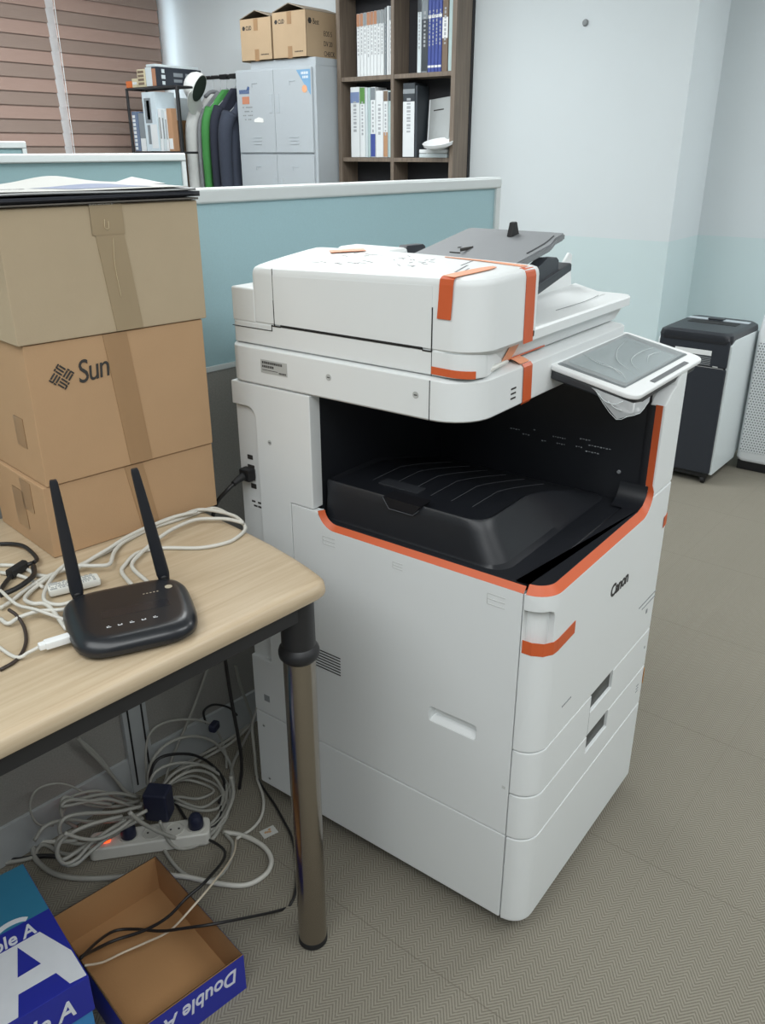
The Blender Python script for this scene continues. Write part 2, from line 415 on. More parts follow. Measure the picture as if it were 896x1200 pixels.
def LF(y, z, off=.0004): return frame((-off, y, z), (0, -1, 0), (0, 0, 1))      # frame on the left face
def FF(x, z, off=.0004, y=0): return frame((x, y-off, z), (1, 0, 0), (0, 0, 1))  # frame on the front face
SX = lambda x: x+S0

# dark carcass behind the panels
b = BM(); prism(b, rpoly([(.032, .032), (W-.03, .032), (W-.03, D-.03), (.032, D-.03)], [.03, .012, .012, .012]), .05, .755)
obj('carcass', b, SEAM, cop)
# pedestal, drawers, front door
zA, zB, zC_, zD = .04, .2515, .3545, .4545
bent('pedestal_front', [(0, zA), (SE, zA), (SE, zB-G), (0, zB-G)], fpath, WHITE, FCUTS, bev=.003)
def drawer(z0, z1):
    x0, x1, h = .238, .346, .044
    o = bent('paper_drawer', [(0, z0+G), (SE, z0+G), (SE, z1-G), (SX(x1), z1-G), (SX(x1), z1-h), (SX(x0), z1-h), (SX(x0), z1-G), (0, z1-G)], fpath, WHITE, FCUTS)
    b = BM(); box(b, x0+.0002, x1-.0002, .0065, .0316, z1-h+.0002, z1-.0008)
    obj('handle_recess', b, mat('recess_grey', rgb(70, 72, 70), .5, var=.1, scale=30), o)
    b = BM(); box(b, x0+.001, x0+.008, .0045, .0066, z1-h+.002, z1-.004, .001); obj('size_tab', b, mat('size_tab_brown', rgb(150, 98, 66), .6), o, label='brown size tab in the handle recess')
    return o
drawer(zC_, zD); drawer(zB, zC_)
b = BM(); box(b, .236, .2368, -.0003, .0005, zC_+.002, zD-.002); obj('drawer_divide', b, GREYINK, cop)
# front door with the curved upper edge that climbs the right pillar
ZT = .772                                   # lower edge of the orange rim
XP = .447                                   # left edge of the right pillar
rr = .045
arc = [(SX(XP-rr+rr*math.sin(R(a))), ZT+rr-rr*math.cos(R(a))) for a in range(0, 91, 9)]
gx0, gx1, gz0, gz1 = .0022, .058, .668, .742      # grip recess at the left end
door = bent('front_door', [(0, zD+G), (SE, zD+G), (SE, .806-G)]+[(SX(XP), .806-G)]+arc[::-1][1:]+[(0, ZT)], fpath, WHITE, FCUTS,
            holes=[[(p[0], p[1]) for p in rpoly([(gx0, gz0), (gx1, gz0), (gx1, gz1), (gx0, gz1)], [.001, .006, .014, .001])]], thick=.016)
b = BM()
o = BM(); pts = []
for k in range(9):
    s = gx0-.002+(gx1-gx0+.004)*k/8; (x, y), (nx, ny) = fpath(max(0, s)); pts.append(((x-nx*.013, y-ny*.013), (x-nx*.02, y-ny*.02)))
for (p, q), (p2, q2) in zip(pts, pts[1:]):
    vs = [b.verts.new((u[0], u[1], z)) for u, z in ((p, gz0-.004), (p2, gz0-.004), (p2, gz1+.004), (p, gz1+.004))]; b.faces.new(vs)
o.free()
obj('grip_recess', b, WHITE2, door)
bent('front_pillar', [(SX(XP), .806+G), (SE, .806+G), (SE, 1.048), (SX(.53), 1.048)]+[(SX(.505), 1.03), (SX(.50), 1.02), (SX(.478), 1.012), (SX(.462), 1.004), (SX(XP), .992)], fpath, WHITE, FCUTS, thick=.03, bev=.004)
# left side panels
LY = .0485
bent('lower_side_panel', [(-.703, zA), (-LY, zA), (-LY, zB-G), (-.703, zB-G)], lpath, WHITE, bev=.003)
larc = [(-(.45+.04*math.sin(R(a))), ZT+.04-.04*math.cos(R(a))) for a in range(0, 91, 9)]
hy0, hy1, hz0, hz1 = .1225, .2255, .438, .4705
sd = bent('side_door', [(-LY, zB+G), (-LY, ZT)]+larc[:-1]+[(-.49, .803), (-.558, .803), (-.558, zB+G)], lpath, WHITE,
          holes=[[(p[0], p[1]) for p in rpoly([(-hy1, hz0), (-hy0, hz0), (-hy0, hz1), (-hy1, hz1)], .005, 3)]])
b = BM()                                       # dished handle recess
top = [(-.0, y, z) for y, z in ((hy1+.001, hz1+.001), (hy0-.001, hz1+.001), (hy0-.001, hz0-.001), (hy1+.001, hz0-.001))]
bot = [(.016, y, z) for y, z in ((hy1-.004, hz1-.002), (hy0+.004, hz1-.002), (hy0+.004, hz0+.008), (hy1-.004, hz0+.008))]
tv = [b.verts.new((.0145, p[1], p[2])) for p in top]; bv = [b.verts.new((.0175, p[1], p[2])) for p in bot]; iv = [b.verts.new((.001, p[1], p[2])) for p in top]
b.faces.new(bv)
for i in range(4): b.faces.new((iv[i], iv[(i+1) % 4], bv[(i+1) % 4], bv[i]))
bmesh.ops.recalc_face_normals(b, faces=b.faces[:])
obj('handle_recess', b, WHITE2, sd)
b = BM()
for k in range(7): box(b, -.0006, .0005, .443, .523, .448+k*.0068, .4503+k*.0068)
obj('vent_slots', b, SEAM, sd)
b = BM()
for y, z, w_, h_ in ((.464, .748, .03, .016), (.301, .745, .022, .012), (.097, .742, .034, .02)):
    for k in range(3): box(b, -.0005, .0003, y-w_/2, y+w_/2, z+(k-1)*h_/2-.0006, z+(k-1)*h_/2+.0006)
    box(b, -.0005, .0003, y+w_/2-.0006, y+w_/2+.0006, z-h_/2, z+h_/2)
box(b, -.0005, .0003, .055, .062, .360, .366)
obj('embossed_marks', b, mat('emboss_grey', rgb(196, 198, 196), .5), sd)
# rear column panel with the cable recess
rec = rpoly([(-.703, .40), (-.643, .40), (-.643, .982), (-.703, .982)], [0, .006, .022, 0])
col = bent('rear_side_panel', [(-.501, .803+G), (-.501, 1.0285), (-.7035, 1.0285)]+[(-.7035, .982)]+rec[::-1][1:-1]+[(-.7035, .40), (-.7035, zB+G), (-.5595, zB+G), (-.5595, .803+G)], lpath, WHITE, thick=.03, bev=.0025)
obj('recess_wall', box(BM(), .010, .04, .575, .7028, .40, 1.02), WHITE2, col)
b = BM()
box(b, .0088, .0105, .667, .681, .868, .877); box(b, .0088, .0105, .664, .682, .824, .856); box(b, .0088, .0105, .662, .676, .806, .816)
for y, z in ((.655, .777), (.672, .777), (.655, .768), (.667, .768)): box(b, .0088, .0105, y-.005, y+.005, z-.002, z+.002)
obj('port_slots', b, INK, col)
obj('port_label', box(BM(), .0092, .0105, .648, .684, .758, .786), PWHITE, col)
def screw(y, z, r=.006, x=0, par=cop):
    b = BM(); lathe(b, [(r, 0), (r, .0006), (r*.75, .0008), (r*.55, .0002)], 14, frame((x-.0001, y, z), (0, -1, 0), (0, 0, 1)))
    o = obj('screw', b, SILVER, par); b = BM(); box(b, x-.0012, x-.0005, y-r*.5, y+r*.5, z-.0007, z+.0007); obj('screw_slot', b, INK, o)
screw(.607, .919, .005); screw(.68, .213, .004); screw(.673, .061, .004)
b = BM(); box(b, -.0008, .001, .655, .672, .288, .305, .0005); obj('socket', b, GREYINK, col)
# side and back skins
obj('right_side_panel', box(BM(), W-.012, W, .017, D, .04, 1.03, .003), WHITE2, cop)
obj('back_panel', box(BM(), .02, W-.012, D-.012, D+.002, .04, 1.03, .003), WHITE2, cop)
obj('pillar_core', box(BM(), XP+.008, W-.012, .028, .51, .78, 1.03), WHITE2, cop)
# black paper outlet
b = BM()
box(b, .028, XP, .50, .51, .76, 1.03); box(b, XP-.0, XP+.008, .03, .51, .755, 1.03); box(b, .013, XP+.01, .05, .51, .755, .783); box(b, .06, XP, .26, .5, 1.022, 1.0305)
box(b, XP-.0006, XP+.004, .018, .034, .80, .99)
obj('outlet_lining', b, BLACK, cop)
# black rim ledge along the front
b = BM(); prism(b, [(p[0], p[1]) for p in rpoly([(.012, .012), (.43, .012), (.43, .0455), (.012, .0455)], [.034, .001, .001, .0])], .74, .786, .0015)
obj('front_ledge', b, BLACK, cop)
b = BM(); r0 = .03
pr = [(XP-.002-.04+.04*math.sin(R(a)), .786+.04-.04*math.cos(R(a))) for a in range(0, 91, 10)]
for (x, z), (x2, z2) in zip(pr, pr[1:]):
    b.faces.new([b.verts.new(p) for p in ((x, .012, z), (x2, .012, z2), (x2, .07, z2), (x, .07, z))])
bmesh.ops.remove_doubles(b, verts=b.verts[:], dist=1e-5)
obj('ledge_curve', b, BLACK, cop)
# paper output tray: high on the left, falling away to the right
def tfall(x, z): return z if z < .80 else .784+(z-.784)*(1-max(0, min(1, (x-.20)/.235))**1.15*.93)
def ring(x0, yf, yb, x1, z, r):
    pl = dense(rpoly([(x0, yf), (x1, yf), (x1, yb), (x0, yb)], [r, .002, .002, .002], 8), .03); return [(q[0], q[1], tfall(q[0], z)) for q in pl]
b = BM()
N0 = None
rings = [ring(.024, .098, .498, .44, .783, .035), ring(.0262, .110, .498, .44, .788, .035), ring(.034, .140, .498, .44, .838, .036), ring(.038, .148, .498, .44, .852, .037), ring(.0415, .152, .498, .44, .8555, .036), ring(.048, .158, .497, .439, .853, .034), ring(.053, .163, .496, .438, .846, .032)]
n_ = min(len(q) for q in rings)
def even(q, n=120):
    P = [Vector(v) for v in q]+[Vector(q[0])]; L_ = [0]
    for u, v in zip(P, P[1:]): L_.append(L_[-1]+(v-u).length)
    o = []; k = 0
    for i in range(n):
        s = L_[-1]*i/n
        while L_[k+1] < s: k += 1
        t = (s-L_[k])/max(1e-9, L_[k+1]-L_[k]); o.append(P[k].lerp(P[k+1], t))
    return o
vr = []
for q in rings:
    # keep ring vertices in correspondence: same count, resampled by corner-to-corner order
    vr.append(q)
m_ = [len(q) for q in vr]
if len(set(m_)) > 1: vr = [[tuple(v) for v in even(q)] for q in vr]
vr = [[b.verts.new(p) for p in q] for q in vr]
for a, c in zip(vr, vr[1:]):
    for i in range(len(a)): b.faces.new((a[i], a[(i+1) % len(a)], c[(i+1) % len(a)], c[i]))
bmesh.ops.triangle_fill(b, edges=[e for e in b.edges if len(e.link_faces) == 1 and e.verts[0] in set(vr[-1]) and e.verts[1] in set(vr[-1])], use_beauty=True)
bmesh.ops.recalc_face_normals(b, faces=b.faces[:])
tr = obj('output_tray', b, BLACK, cop)
b = BM()
for k in range(6):
    yk = .215+k*.045
    tube(b, [(x, yk, tfall(x, .846)+.0003) for x in (.11, .16, .2, .25, .3, .35, .40)], .0007, 5, 0)
obj('tray_ribs', b, mat('rib_grey', rgb(70, 72, 76), .5), tr)
b = BM()                                       # finger notch in the left rim
prism(b, [(-.357, .858), (-.343, .838), (-.29, .838), (-.275, .858)], -.001, .035, 0, M=Matrix(((0, 0, 1, .0315), (-1, 0, 0, 0), (0, 1, 0, 0), (0, 0, 0, 1))))
obj('finger_notch', b, mat('notch_black', rgb(18, 18, 22), .5), tr)
b = BM(); tube(b, [(.0295, .357, .857), (.0295, .343, .8375), (.0295, .29, .8375), (.0295, .277, .85)], .0009, 6, 0)
obj('notch_edge', b, mat('rib_grey', rgb(70, 72, 76), .5), tr)
b = BM(); box(b, .10, .13, .33, .42, .845, .849, .001); obj('tray_ledge', b, mat('tray_dark', rgb(44, 46, 50), .45), tr)
b = BM()
for y, n, z, w_ in ((.325, 4, .886, .004), (.295, 3, .879, .004), (.27, 1, .893, .004), (.225, 6, .887, .003), (.215, 4, .874, .003), (.165, 4, .894, .004), (.145, 8, .884, .004), (.15, 5, .87, .004), (.172, 3, .876, .003), (.25, 2, .873, .004)):
    for k in range(n): box(b, XP-.0006, XP+.001, y-k*(w_+.0022)-w_, y-k*(w_+.0022), z+.001*(k % 2), z+.0022)
obj('instruction_marks', b, mat('mark_grey', rgb(150, 154, 158), .6), cop)
b = BM(); lathe(b, [(.004, 0), (.004, .003), (.003, .004)], 12, frame((XP, .075, .843), (0, -1, 0), (0, 0, 1))); obj('stop_knob', b, GREYT, cop)
# orange rim: chamfer band around the outlet
def rim(contour, m, name):
    b = BM(); rows = []
    for (p, n) in contour:
        p = Vector(p); n = Vector(n); rows.append([b.verts.new(p), b.verts.new(p+n)])
    for a, c in zip(rows, rows[1:]): b.faces.new((a[0], c[0], c[1], a[1]))
    bmesh.ops.recalc_face_normals(b, faces=b.faces[:])
    r = bmesh.ops.extrude_face_region(b, geom=b.faces[:]);
    for v in r['geom']:
        if isinstance(v, bmesh.types.BMVert): v.co += Vector((.0015, .0015, -.0015))
    bmesh.ops.recalc_face_normals(b, faces=b.faces[:])
    return obj(name, b, m, cop)
cont = []
for k in range(0, 9):
    (x, y), (nx, ny) = fpath(.004+(math.pi/2*RC-.002)*k/8); cont.append(((x, y, ZT), (-nx*.0115, -ny*.0115, .0145)))
cont += [((x, 0, ZT), (0, .0115, .0145)) for x in (.1, .2, .3, XP-rr-.02, XP-rr)]
for a in range(9, 91, 9): cont.append(((XP-rr+rr*math.sin(R(a)), 0, ZT+rr-rr*math.cos(R(a))), (-.0145*math.sin(R(a))*.25*(1-a/90), .0125, .0145*math.cos(R(a)))))
cont += [((XP-.0008, .0045, z), (0, .0135, 0)) for z in (.83, .88, .94, .992)]
rim(cont, ORANGE, 'orange_rim_tape')
cont = [((0, y, ZT), (.009, 0, .0102)) for y in (.0475, .1, .2, .3, .4, .45)]
for a in range(9, 82, 9): cont.append(((0, .45+.04*math.sin(R(a)), ZT+.04-.04*math.cos(R(a))), (.009, -.0102*math.sin(R(a)), .0102*math.cos(R(a)))))
rim(cont, ORANGE, 'orange_rim_tape')
# ------------------------------------------------------------------ scanner unit
sy = .165; SR = .64
def scan_outline(dl, df, r=.072, xr=SR, yb=.704): return rpoly([(dl, sy+df), (xr, sy+df), (xr, yb), (dl, yb)], [r, .02, .02, .03], 8)
b = BM()
def loft(b, secs, capb=True, capt=True):
    vr = [[b.verts.new((p[0], p[1], z if not callable(z) else z(p[0], p[1]))) for p in o] for o, z in secs]
    for a, c in zip(vr, vr[1:]):
        for i in range(len(a)): b.faces.new((a[i], a[(i+1) % len(a)], c[(i+1) % len(a)], c[i]))
    if capb: b.faces.new(vr[0][::-1])
    if capt: b.faces.new(vr[-1])
    bmesh.ops.recalc_face_normals(b, faces=b.faces[:]); return b
loft(b, [(scan_outline(.003, .003), 1.0305), (scan_outline(.0, .0), 1.0335), (scan_outline(.0, .0), 1.0965), (scan_outline(.001, .004), 1.0988), (scan_outline(.004, .02, .07), 1.1005), (scan_outline(.008, .036, .066), 1.102)])
scn = obj('scanner_unit', b, WHITE, cop)
b = BM(); box(b, -.0005, .001, .2393, .2407, 1.031, 1.098); obj('cover_seam', b, SEAM, scn)
screw(.453, 1.071, .006, 0, scn); screw(.267, 1.070, .006, 0, scn)
b = BM(); box(b, -.0008, .0005, .552, .618, 1.056, 1.081); lb = obj('rating_label', b, SILVER, scn, label='silver rating label with small print')
b = BM()
for r_, (n, z, h) in enumerate(((14, 1.0735, .0048), (8, 1.0665, .0045))):
    y = .614
    for k in range(n):
        w_ = random.choice((.0022, .003, .0026)); box(b, -.0011, -.0007, y-w_, y, z, z+h); y -= w_+.0012
box(b, -.0011, -.0007, .575, .614, 1.0615, 1.0625)
for k in range(6): box(b, -.0011, -.0007, .572-k*.003-.002, .572-k*.003, 1.0585, 1.0615)
obj('label_print', b, INK, lb)
b = BM()
for k in range(3): obox(b, (.017, .0012, .0028), frame((.144, sy-.0002, 1.066-k*.0085), (1, 0, .0), (0, 0, 1)) @ Matrix.Rotation(0, 4, 'Z') @ Matrix(((1, 0, 0, 0), (0, 0, 1, 0), (0, 1, 0, 0), (0, 0, 0, 1))))
obj('speaker_slots', b, INK, scn)
# ------------------------------------------------------------------ document feeder
def adf_out(dl, yf, r, xr=SR, yb=.698): return rpoly([(dl, yf), (xr, yf), (xr, yb), (dl, yb)], [r, .01, .02, .012], 8)
b = BM(); loft(b, [(adf_out(.0135, .198, .06), 1.1035), (adf_out(.0115, .192, .06), 1.107), (adf_out(.0115, .175, .062), 1.138), (adf_out(.0115, .175, .062), 1.145)])
adf = obj('document_feeder', b, WHITE, cop)
b = BM(); box(b, .02, SR-.02, .215, .69, 1.1015, 1.112); obj('cover_gap', b, SEAM, adf)
# feeder housing
XF = .205
def tilt(z):
    def f(x, y):
        zl = -.0375*max(0, y-.236); zr = .0045+.0035*math.sin(math.pi*min(1, max(0, (y-.16)/.5)))
        t = min(1, max(0, (x-.01)/.17)); t = t**.75
        return z+zl+(zr-zl)*t
    return f
def hout(d, yb=.643, r=.055): return dense(rpoly([(.010+d, .158+d), (XF-d, .158+d), (XF-d, yb-d), (.010+d, yb-d)], [max(r-d, .004), max(.002, .012-d), max(.002, .012-d), max(.002, .012-d)], 8), .024)
HN = 96
def hring(d): 
    P = [Vector(v) for v in hout(d)]
    return P
base_ = hout(0)
def hring2(d):
    # same vertex count for every inset: move the base outline inward towards an inner rounded rectangle
    o = []
    for x, y in base_:
        cx = min(max(x, .010+.0975), XF-.0975); cy = min(max(y, .158+.0975), .643-.0975); k = max(0, 1-d/.0975); o.append((cx+(x-cx)*k, cy+(y-cy)*k))
    return o
b = BM(); secs = [(hring2(.012), 1.1375), (hring2(.004), 1.1425), (hring2(0), 1.1475), (hring2(0), tilt(1.2455)), (hring2(.0010), tilt(1.2515)), (hring2(.0032), tilt(1.2558)), (hring2(.008), tilt(1.258))]
secs += [(hring2(d), tilt(1.2585)) for d in (.016, .03, .045, .06, .075, .088)]
loft(b, secs, capt=False)
bmesh.ops.triangle_fill(b, edges=[e for e in b.edges if len(e.link_faces) == 1], use_beauty=True); bmesh.ops.recalc_face_normals(b, faces=b.faces[:])
hs = obj('feeder_housing', b, WHITE, adf)
sk = rpoly([(.010, .168), (.058, .168), (.15, .191), (.18, .2), (.18, .63), (.13, .696), (.010, .696)], [.047, .03, .0, .0, 0, .002, .008])
b = BM(); loft(b, [([(q[0]+(.0015 if q[0] < .05 else 0), q[1]) for q in sk], 1.104), (sk, 1.106), (sk, 1.1425)])
obj('feeder_skirt', b, WHITE, adf)
b = BM(); box(b, .19, .252, .46, .588, 1.20, 1.2685, .008, 3); obj('rear_cover', b, WHITE2, adf)
b = BM(); box(b, .0102, .20, .635, .696, 1.1432, 1.206, .004, 3); obj('rear_step', b, WHITE, adf)
b = BM(); shape_bm(b, [(-.586, 1.147), (-.245, 1.147), (-.245, 1.2445), (-.42, 1.2385), (-.586, 1.2325)], frame((.0102, 0, 0), (0, -1, 0), (0, 0, 1)), .0009); jc = obj('jam_cover', b, WHITE, adf)
b = BM()
box(b, .0088, .0105, .262, .572, 1.1435, 1.1475); box(b, .0088, .0105, .572, .592, 1.1425, 1.1445); box(b, .0088, .0105, .244, .262, 1.1415, 1.1435)
box(b, .0089, .0105, .2435, .2452, 1.143, 1.212); box(b, .0089, .0105, .5865, .5877, 1.143, 1.19); box(b, .0093, .0105, .5868, .5874, 1.19, 1.245)
box(b, .0089, .0105, .593, .696, 1.1335, 1.1347); box(b, .0089, .0105, .5935, .5946, 1.1335, 1.145); box(b, .0094, .0105, .2437, .2445, 1.103, 1.143)
obj('jam_cover_gap', b, SEAM, adf)
# output surface (platen cover) right of the housing
b = BM(); loft(b, [(rpoly([(XF-.03, .172), (SR-.003, .172), (SR-.003, .70), (XF-.03, .70)], [.001, .02, .02, .001]), 1.1385), (rpoly([(XF-.03, .158), (SR, .158), (SR, .70), (XF-.03, .70)], [.001, .024, .024, .001]), 1.1415),
                   (rpoly([(XF-.03, .158), (SR, .158), (SR, .70), (XF-.03, .70)], [.001, .024, .024, .001]), 1.157), (rpoly([(XF-.03, .161), (SR-.003, .161), (SR-.003, .70), (XF-.03, .70)], [.001, .022, .022, .001]), 1.1605), (rpoly([(XF-.03, .168), (SR-.01, .168), (SR-.01, .70), (XF-.03, .70)], [.001, .018, .018, .001]), 1.1615)])
pc = obj('platen_cover', b, WHITE, adf)
b = BM()
vs = [b.verts.new(p) for p in ((XF, .205, 1.158), (.60, .205, 1.1625), (.655, .298, 1.170), (XF, .298, 1.158))]; b.faces.new(vs)
vs2 = [b.verts.new(p) for p in ((XF, .298, 1.158), (.635, .298, 1.168), (.635, .303, 1.206), (.36, .303, 1.188), (XF, .303, 1.176))]; b.faces.new(vs2)
r = bmesh.ops.extrude_face_region(b, geom=b.faces[:])
for v in r['geom']:
    if isinstance(v, bmesh.types.BMVert): v.co += Vector((0, .004, -.003))
bmesh.ops.recalc_face_normals(b, faces=b.faces[:])
obj('eject_wall', b, WHITE2, adf)
b = BM(); prism(b, [(.560, 1.195), (.632, 1.20), (.632, 1.232), (.618, 1.237)], -.306, -.3, .001, M=Matrix(((1, 0, 0, 0), (0, 0, -1, 0), (0, 1, 0, 0), (0, 0, 0, 1)))); obj('eject_fin', b, WHITE2, adf)
b = BM(); tube(b, [(.36, .2, 1.1628), (.48, .197, 1.1632), (.565, .205, 1.1638)], .0007, 6, 2); obj('groove', b, GREYINK, pc)
# document tray, tilted grey slab
def ty(x): return 1.2585+(x-.30)*.165
b = BM()
o = BM(); pts = rpoly([(.22, .238), (.40, .238), (.445, .250), (.485, .25), (.485, .47), (.22, .47)], [0, .01, .01, .008, .012, 0], 4)
lo = [o.verts.new((x, y, ty(x)-.013)) for x, y in pts]; hi = [o.verts.new((x, y, ty(x))) for x, y in pts]
o.faces.new(lo[::-1]); o.faces.new(hi)
for i in range(len(pts)): o.faces.new((lo[i], lo[(i+1) % len(pts)], hi[(i+1) % len(pts)], hi[i]))
bmesh.ops.recalc_face_normals(o, faces=o.faces[:])
bmesh.ops.bevel(o, geom=[e for e in o.edges if e.calc_face_angle(0) > R(60)], offset=.003, segments=2, affect='EDGES')
addto(b, o)
dt = obj('document_tray', b, GREYT, adf)
b = BM(); prism(b, [(-.016, 0), (.016, 0), (.007, .026), (-.004, .026)], -.006, .006, .002, M=frame((.445, .345, ty(.445)-.001), (1, 0, .1), (0, 0, 1))); obj('stop_tab', b, RUBBER, dt)
b = BM(); box(b, .300, .345, .375, .3766, ty(.32)+.0005, ty(.34)+.003); box(b, .30, .3016, .3766, .40, ty(.30), ty(.30)+.002); box(b, .33, .345, .40, .4012, ty(.338), ty(.34)+.001); obj('tray_latch', b, INK, dt)
b = BM(); tube(b, [(.33, .252, ty(.33)+.0005), (.40, .253, ty(.40)+.0005), (.455, .262, ty(.455)+.0005)], .0016, 6, 2); obj('tray_groove', b, mat('groove_grey', rgb(56, 58, 62), .5), dt)
b = BM(); prism(b, [(.345, 1.195), (.438, 1.219), (.438, 1.243), (.428, 1.249), (.388, 1.251), (.345, 1.236)], -.262, -.238, .002, M=Matrix(((1, 0, 0, 0), (0, 0, -1, 0), (0, 1, 0, 0), (0, 0, 0, 1)))); obj('paper_guide', b, mat('guide_slate', rgb(52, 56, 63), .4), adf)
b = BM(); prism(b, [(.203, 1.166), (.33, 1.186), (.484, 1.219), (.484, 1.231), (.478, 1.234), (.33, 1.206), (.203, 1.186)], -.275, -.232, .002, M=Matrix(((1, 0, 0, 0), (0, 0, -1, 0), (0, 1, 0, 0), (0, 0, 0, 1)))); obj('guide_base', b, mat('guide_slate2', rgb(44, 47, 54), .4), adf)
b = BM(); prism(b, [(.255, 1.235), (.36, 1.235), (.352, 1.262), (.345, 1.2655), (.291, 1.267)], -.51, -.49, .002, M=Matrix(((1, 0, 0, 0), (0, 0, -1, 0), (0, 1, 0, 0), (0, 0, 0, 1)))); obj('paper_guide', b, mat('guide_slate2', rgb(44, 47, 54), .4), adf)
# prints on top of the housing
b = BM(); TZ = lambda x, y: tilt(1.2585)(x, y)+.0002
def mark(x, y, w_, h, a=0):
    obox(b, (w_, h, .0004), Matrix.Translation((x, y, TZ(x, y))) @ Matrix.Rotation(a, 4, 'Z'))
for k in range(10): mark(.06+.007*k, .235+.002*k, .005, .003)
for k in range(7): mark(.055+.007*k, .222+.002*k, .004, .002)
for k in range(9): mark(.12+.006*k, .262+.001*k, .0045, .0025)
for k in range(16): mark(.075+random.uniform(0, .1), .31+random.uniform(0, .09), random.uniform(.008, .02), .0012, random.choice((.1, 1.6, .9)))
for k in range(14): mark(.06+random.uniform(0, .1), .42+random.uniform(0, .13), random.uniform(.015, .04), .0014, random.choice((0, 1.57, 1.2)))
obj('instruction_print', b, mat('print_grey', rgb(120, 122, 124), .6), hs)
# orange tapes
def tapeobj(name, pts, side, m=ORANGE, th=.0008):
    b = BM(); ribbon(b, pts, side, th); bmesh.ops.recalc_face_normals(b, faces=b.faces[:]); return obj(name, b, m, cop, smooth=False)
o_ = -.0012
tapeobj('orange_tape', [(.17, .158+o_, 1.1405), (.169, .158+o_, 1.18), (.167, .158+o_, 1.249), (.1665, .1585, 1.2565), (.166, .163, 1.2615), (.165, .170, 1.2630)], (.0165, 0, 0))
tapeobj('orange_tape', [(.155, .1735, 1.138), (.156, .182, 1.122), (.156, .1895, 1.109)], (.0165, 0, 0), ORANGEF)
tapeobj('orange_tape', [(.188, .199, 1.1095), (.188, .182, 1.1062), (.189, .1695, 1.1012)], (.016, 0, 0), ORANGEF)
tapeobj('orange_tape', [(.19, .168, 1.1008), (.19, .165+o_, 1.096), (.193, .165+o_, 1.034), (.193, .167, 1.0292)], (.0155, 0, 0))
tapeobj('orange_tape', [(.0085, .222, 1.196), (.0085, .220, 1.225), (.0085, .219, 1.248), (.0095, .2185, 1.2565), (.014, .218, 1.2598)], (0, .0125, 0))
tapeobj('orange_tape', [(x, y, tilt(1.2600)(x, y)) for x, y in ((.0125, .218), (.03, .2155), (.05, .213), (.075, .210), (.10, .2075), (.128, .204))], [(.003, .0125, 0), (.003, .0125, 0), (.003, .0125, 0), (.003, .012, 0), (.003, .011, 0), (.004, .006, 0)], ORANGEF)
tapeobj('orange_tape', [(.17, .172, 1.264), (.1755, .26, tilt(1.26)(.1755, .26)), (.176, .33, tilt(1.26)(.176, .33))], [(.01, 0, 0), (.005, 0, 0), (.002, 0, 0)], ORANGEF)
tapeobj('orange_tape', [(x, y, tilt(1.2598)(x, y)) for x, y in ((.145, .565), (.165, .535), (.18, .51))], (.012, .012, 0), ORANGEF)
tp = []
for k in range(7):
    a = R(180+58*k/6); tp.append((.057+.0484*math.cos(a), .215+.0484*math.sin(a), 1.1125-.0004*k))
tapeobj('orange_tape', [(.0086, .243, 1.113)]+tp, (0, 0, .0062))
tapeobj('orange_tape', [(x, .1895, 1.1085) for x in (.1, .2, .3)], (0, 0, .0012))
gp = [(s, z) for s, z in ((.004, .7365), (.02, .7345), (.04, .7325), (.06, .7315), (.075, .732), (.09, .733), (.105, .7335), (.12, .7345), (.13, .735), (.14, .7355))]
pts = []; sd_ = []
for s, z in gp:
    (x, y), (nx, ny) = fpath(s); pts.append((x+nx*.0012, y+ny*.0012, z-.063)); sd_.append((0, 0, -.0125))
tapeobj('orange_tape', pts, sd_)
tapeobj('orange_tape', [(.535, -.0012, .719), (.552, -.0008, .722), (.5645, .008, .725), (.5665, .018, .726)], (0, 0, .012))
tapeobj('orange_tape', [(.553, -.001, .325), (.566, .010, .326), (.572, .02, .327)], (0, 0, .02), mat('orange_tape_dull', rgb(206, 146, 84), .5))
# film roll on the lip
b = BM(); tube(b, [(.062, .181, 1.105), (.09, .176, 1.110), (.14, .178, 1.1115)], lambda t: .006-.003*t, 8, 5); obj('film_roll', b, mat('film_white', rgb(214, 214, 208), .35), cop)
# lettering on the front
b = BM(); text_bm(b, 'Canon', .036, FF(.272, .656), bold=.0012, sx=.98, space=.92); obj('logo', b, INK, cop, smooth=False)
b = BM()
for k in range(12): box(b, .455+k*.0085, .461+k*.0085, -.0006, .0003, .547, .550)
for k in range(9): box(b, .475+k*.009, .482+k*.009, -.0006, .0003, .535, .5375)
box(b, .505, .513, -.0007, .0003, .512, .522)
obj('model_print', b, GREYINK, cop, smooth=False)
b = BM()
for k in range(8): box(b, .092+k*.005, .095+k*.005, -.0006, .0003, .512, .515)
obj('paper_mark', b, GREYINK, cop, smooth=False)
b = BM()
for k in range(3): box(b, .514, .526, -.0007, .0003, .30+k*.008, .302+k*.008)
box(b, .530, .534, -.0007, .0003, .41, .416)
obj('size_marks', b, GREYINK, cop, smooth=False)
# casters
def caster(x, y):
    b = BM(); box(b, x-.02, x+.02, y-.02, y+.02, .036, .052, .003)
    box(b, x-.017, x-.013, y-.014, y+.016, .012, .04, .001); box(b, x+.013, x+.017, y-.014, y+.016, .012, .04, .001)
    o = obj('caster', b, RUBBER, cop)
    b = BM(); lathe(b, [(.014, -.011), (.019, -.009), (.0195, 0), (.019, .009), (.014, .011)], 20, frame((x, y+.006, .0198), (0, 1, 0), (0, 0, 1)))
    obj('wheel', b, RUBBER, o)
for x, y in ((.055, .10), (W-.06, .07), (.06, D-.06), (W-.06, D-.06)): caster(x, y)
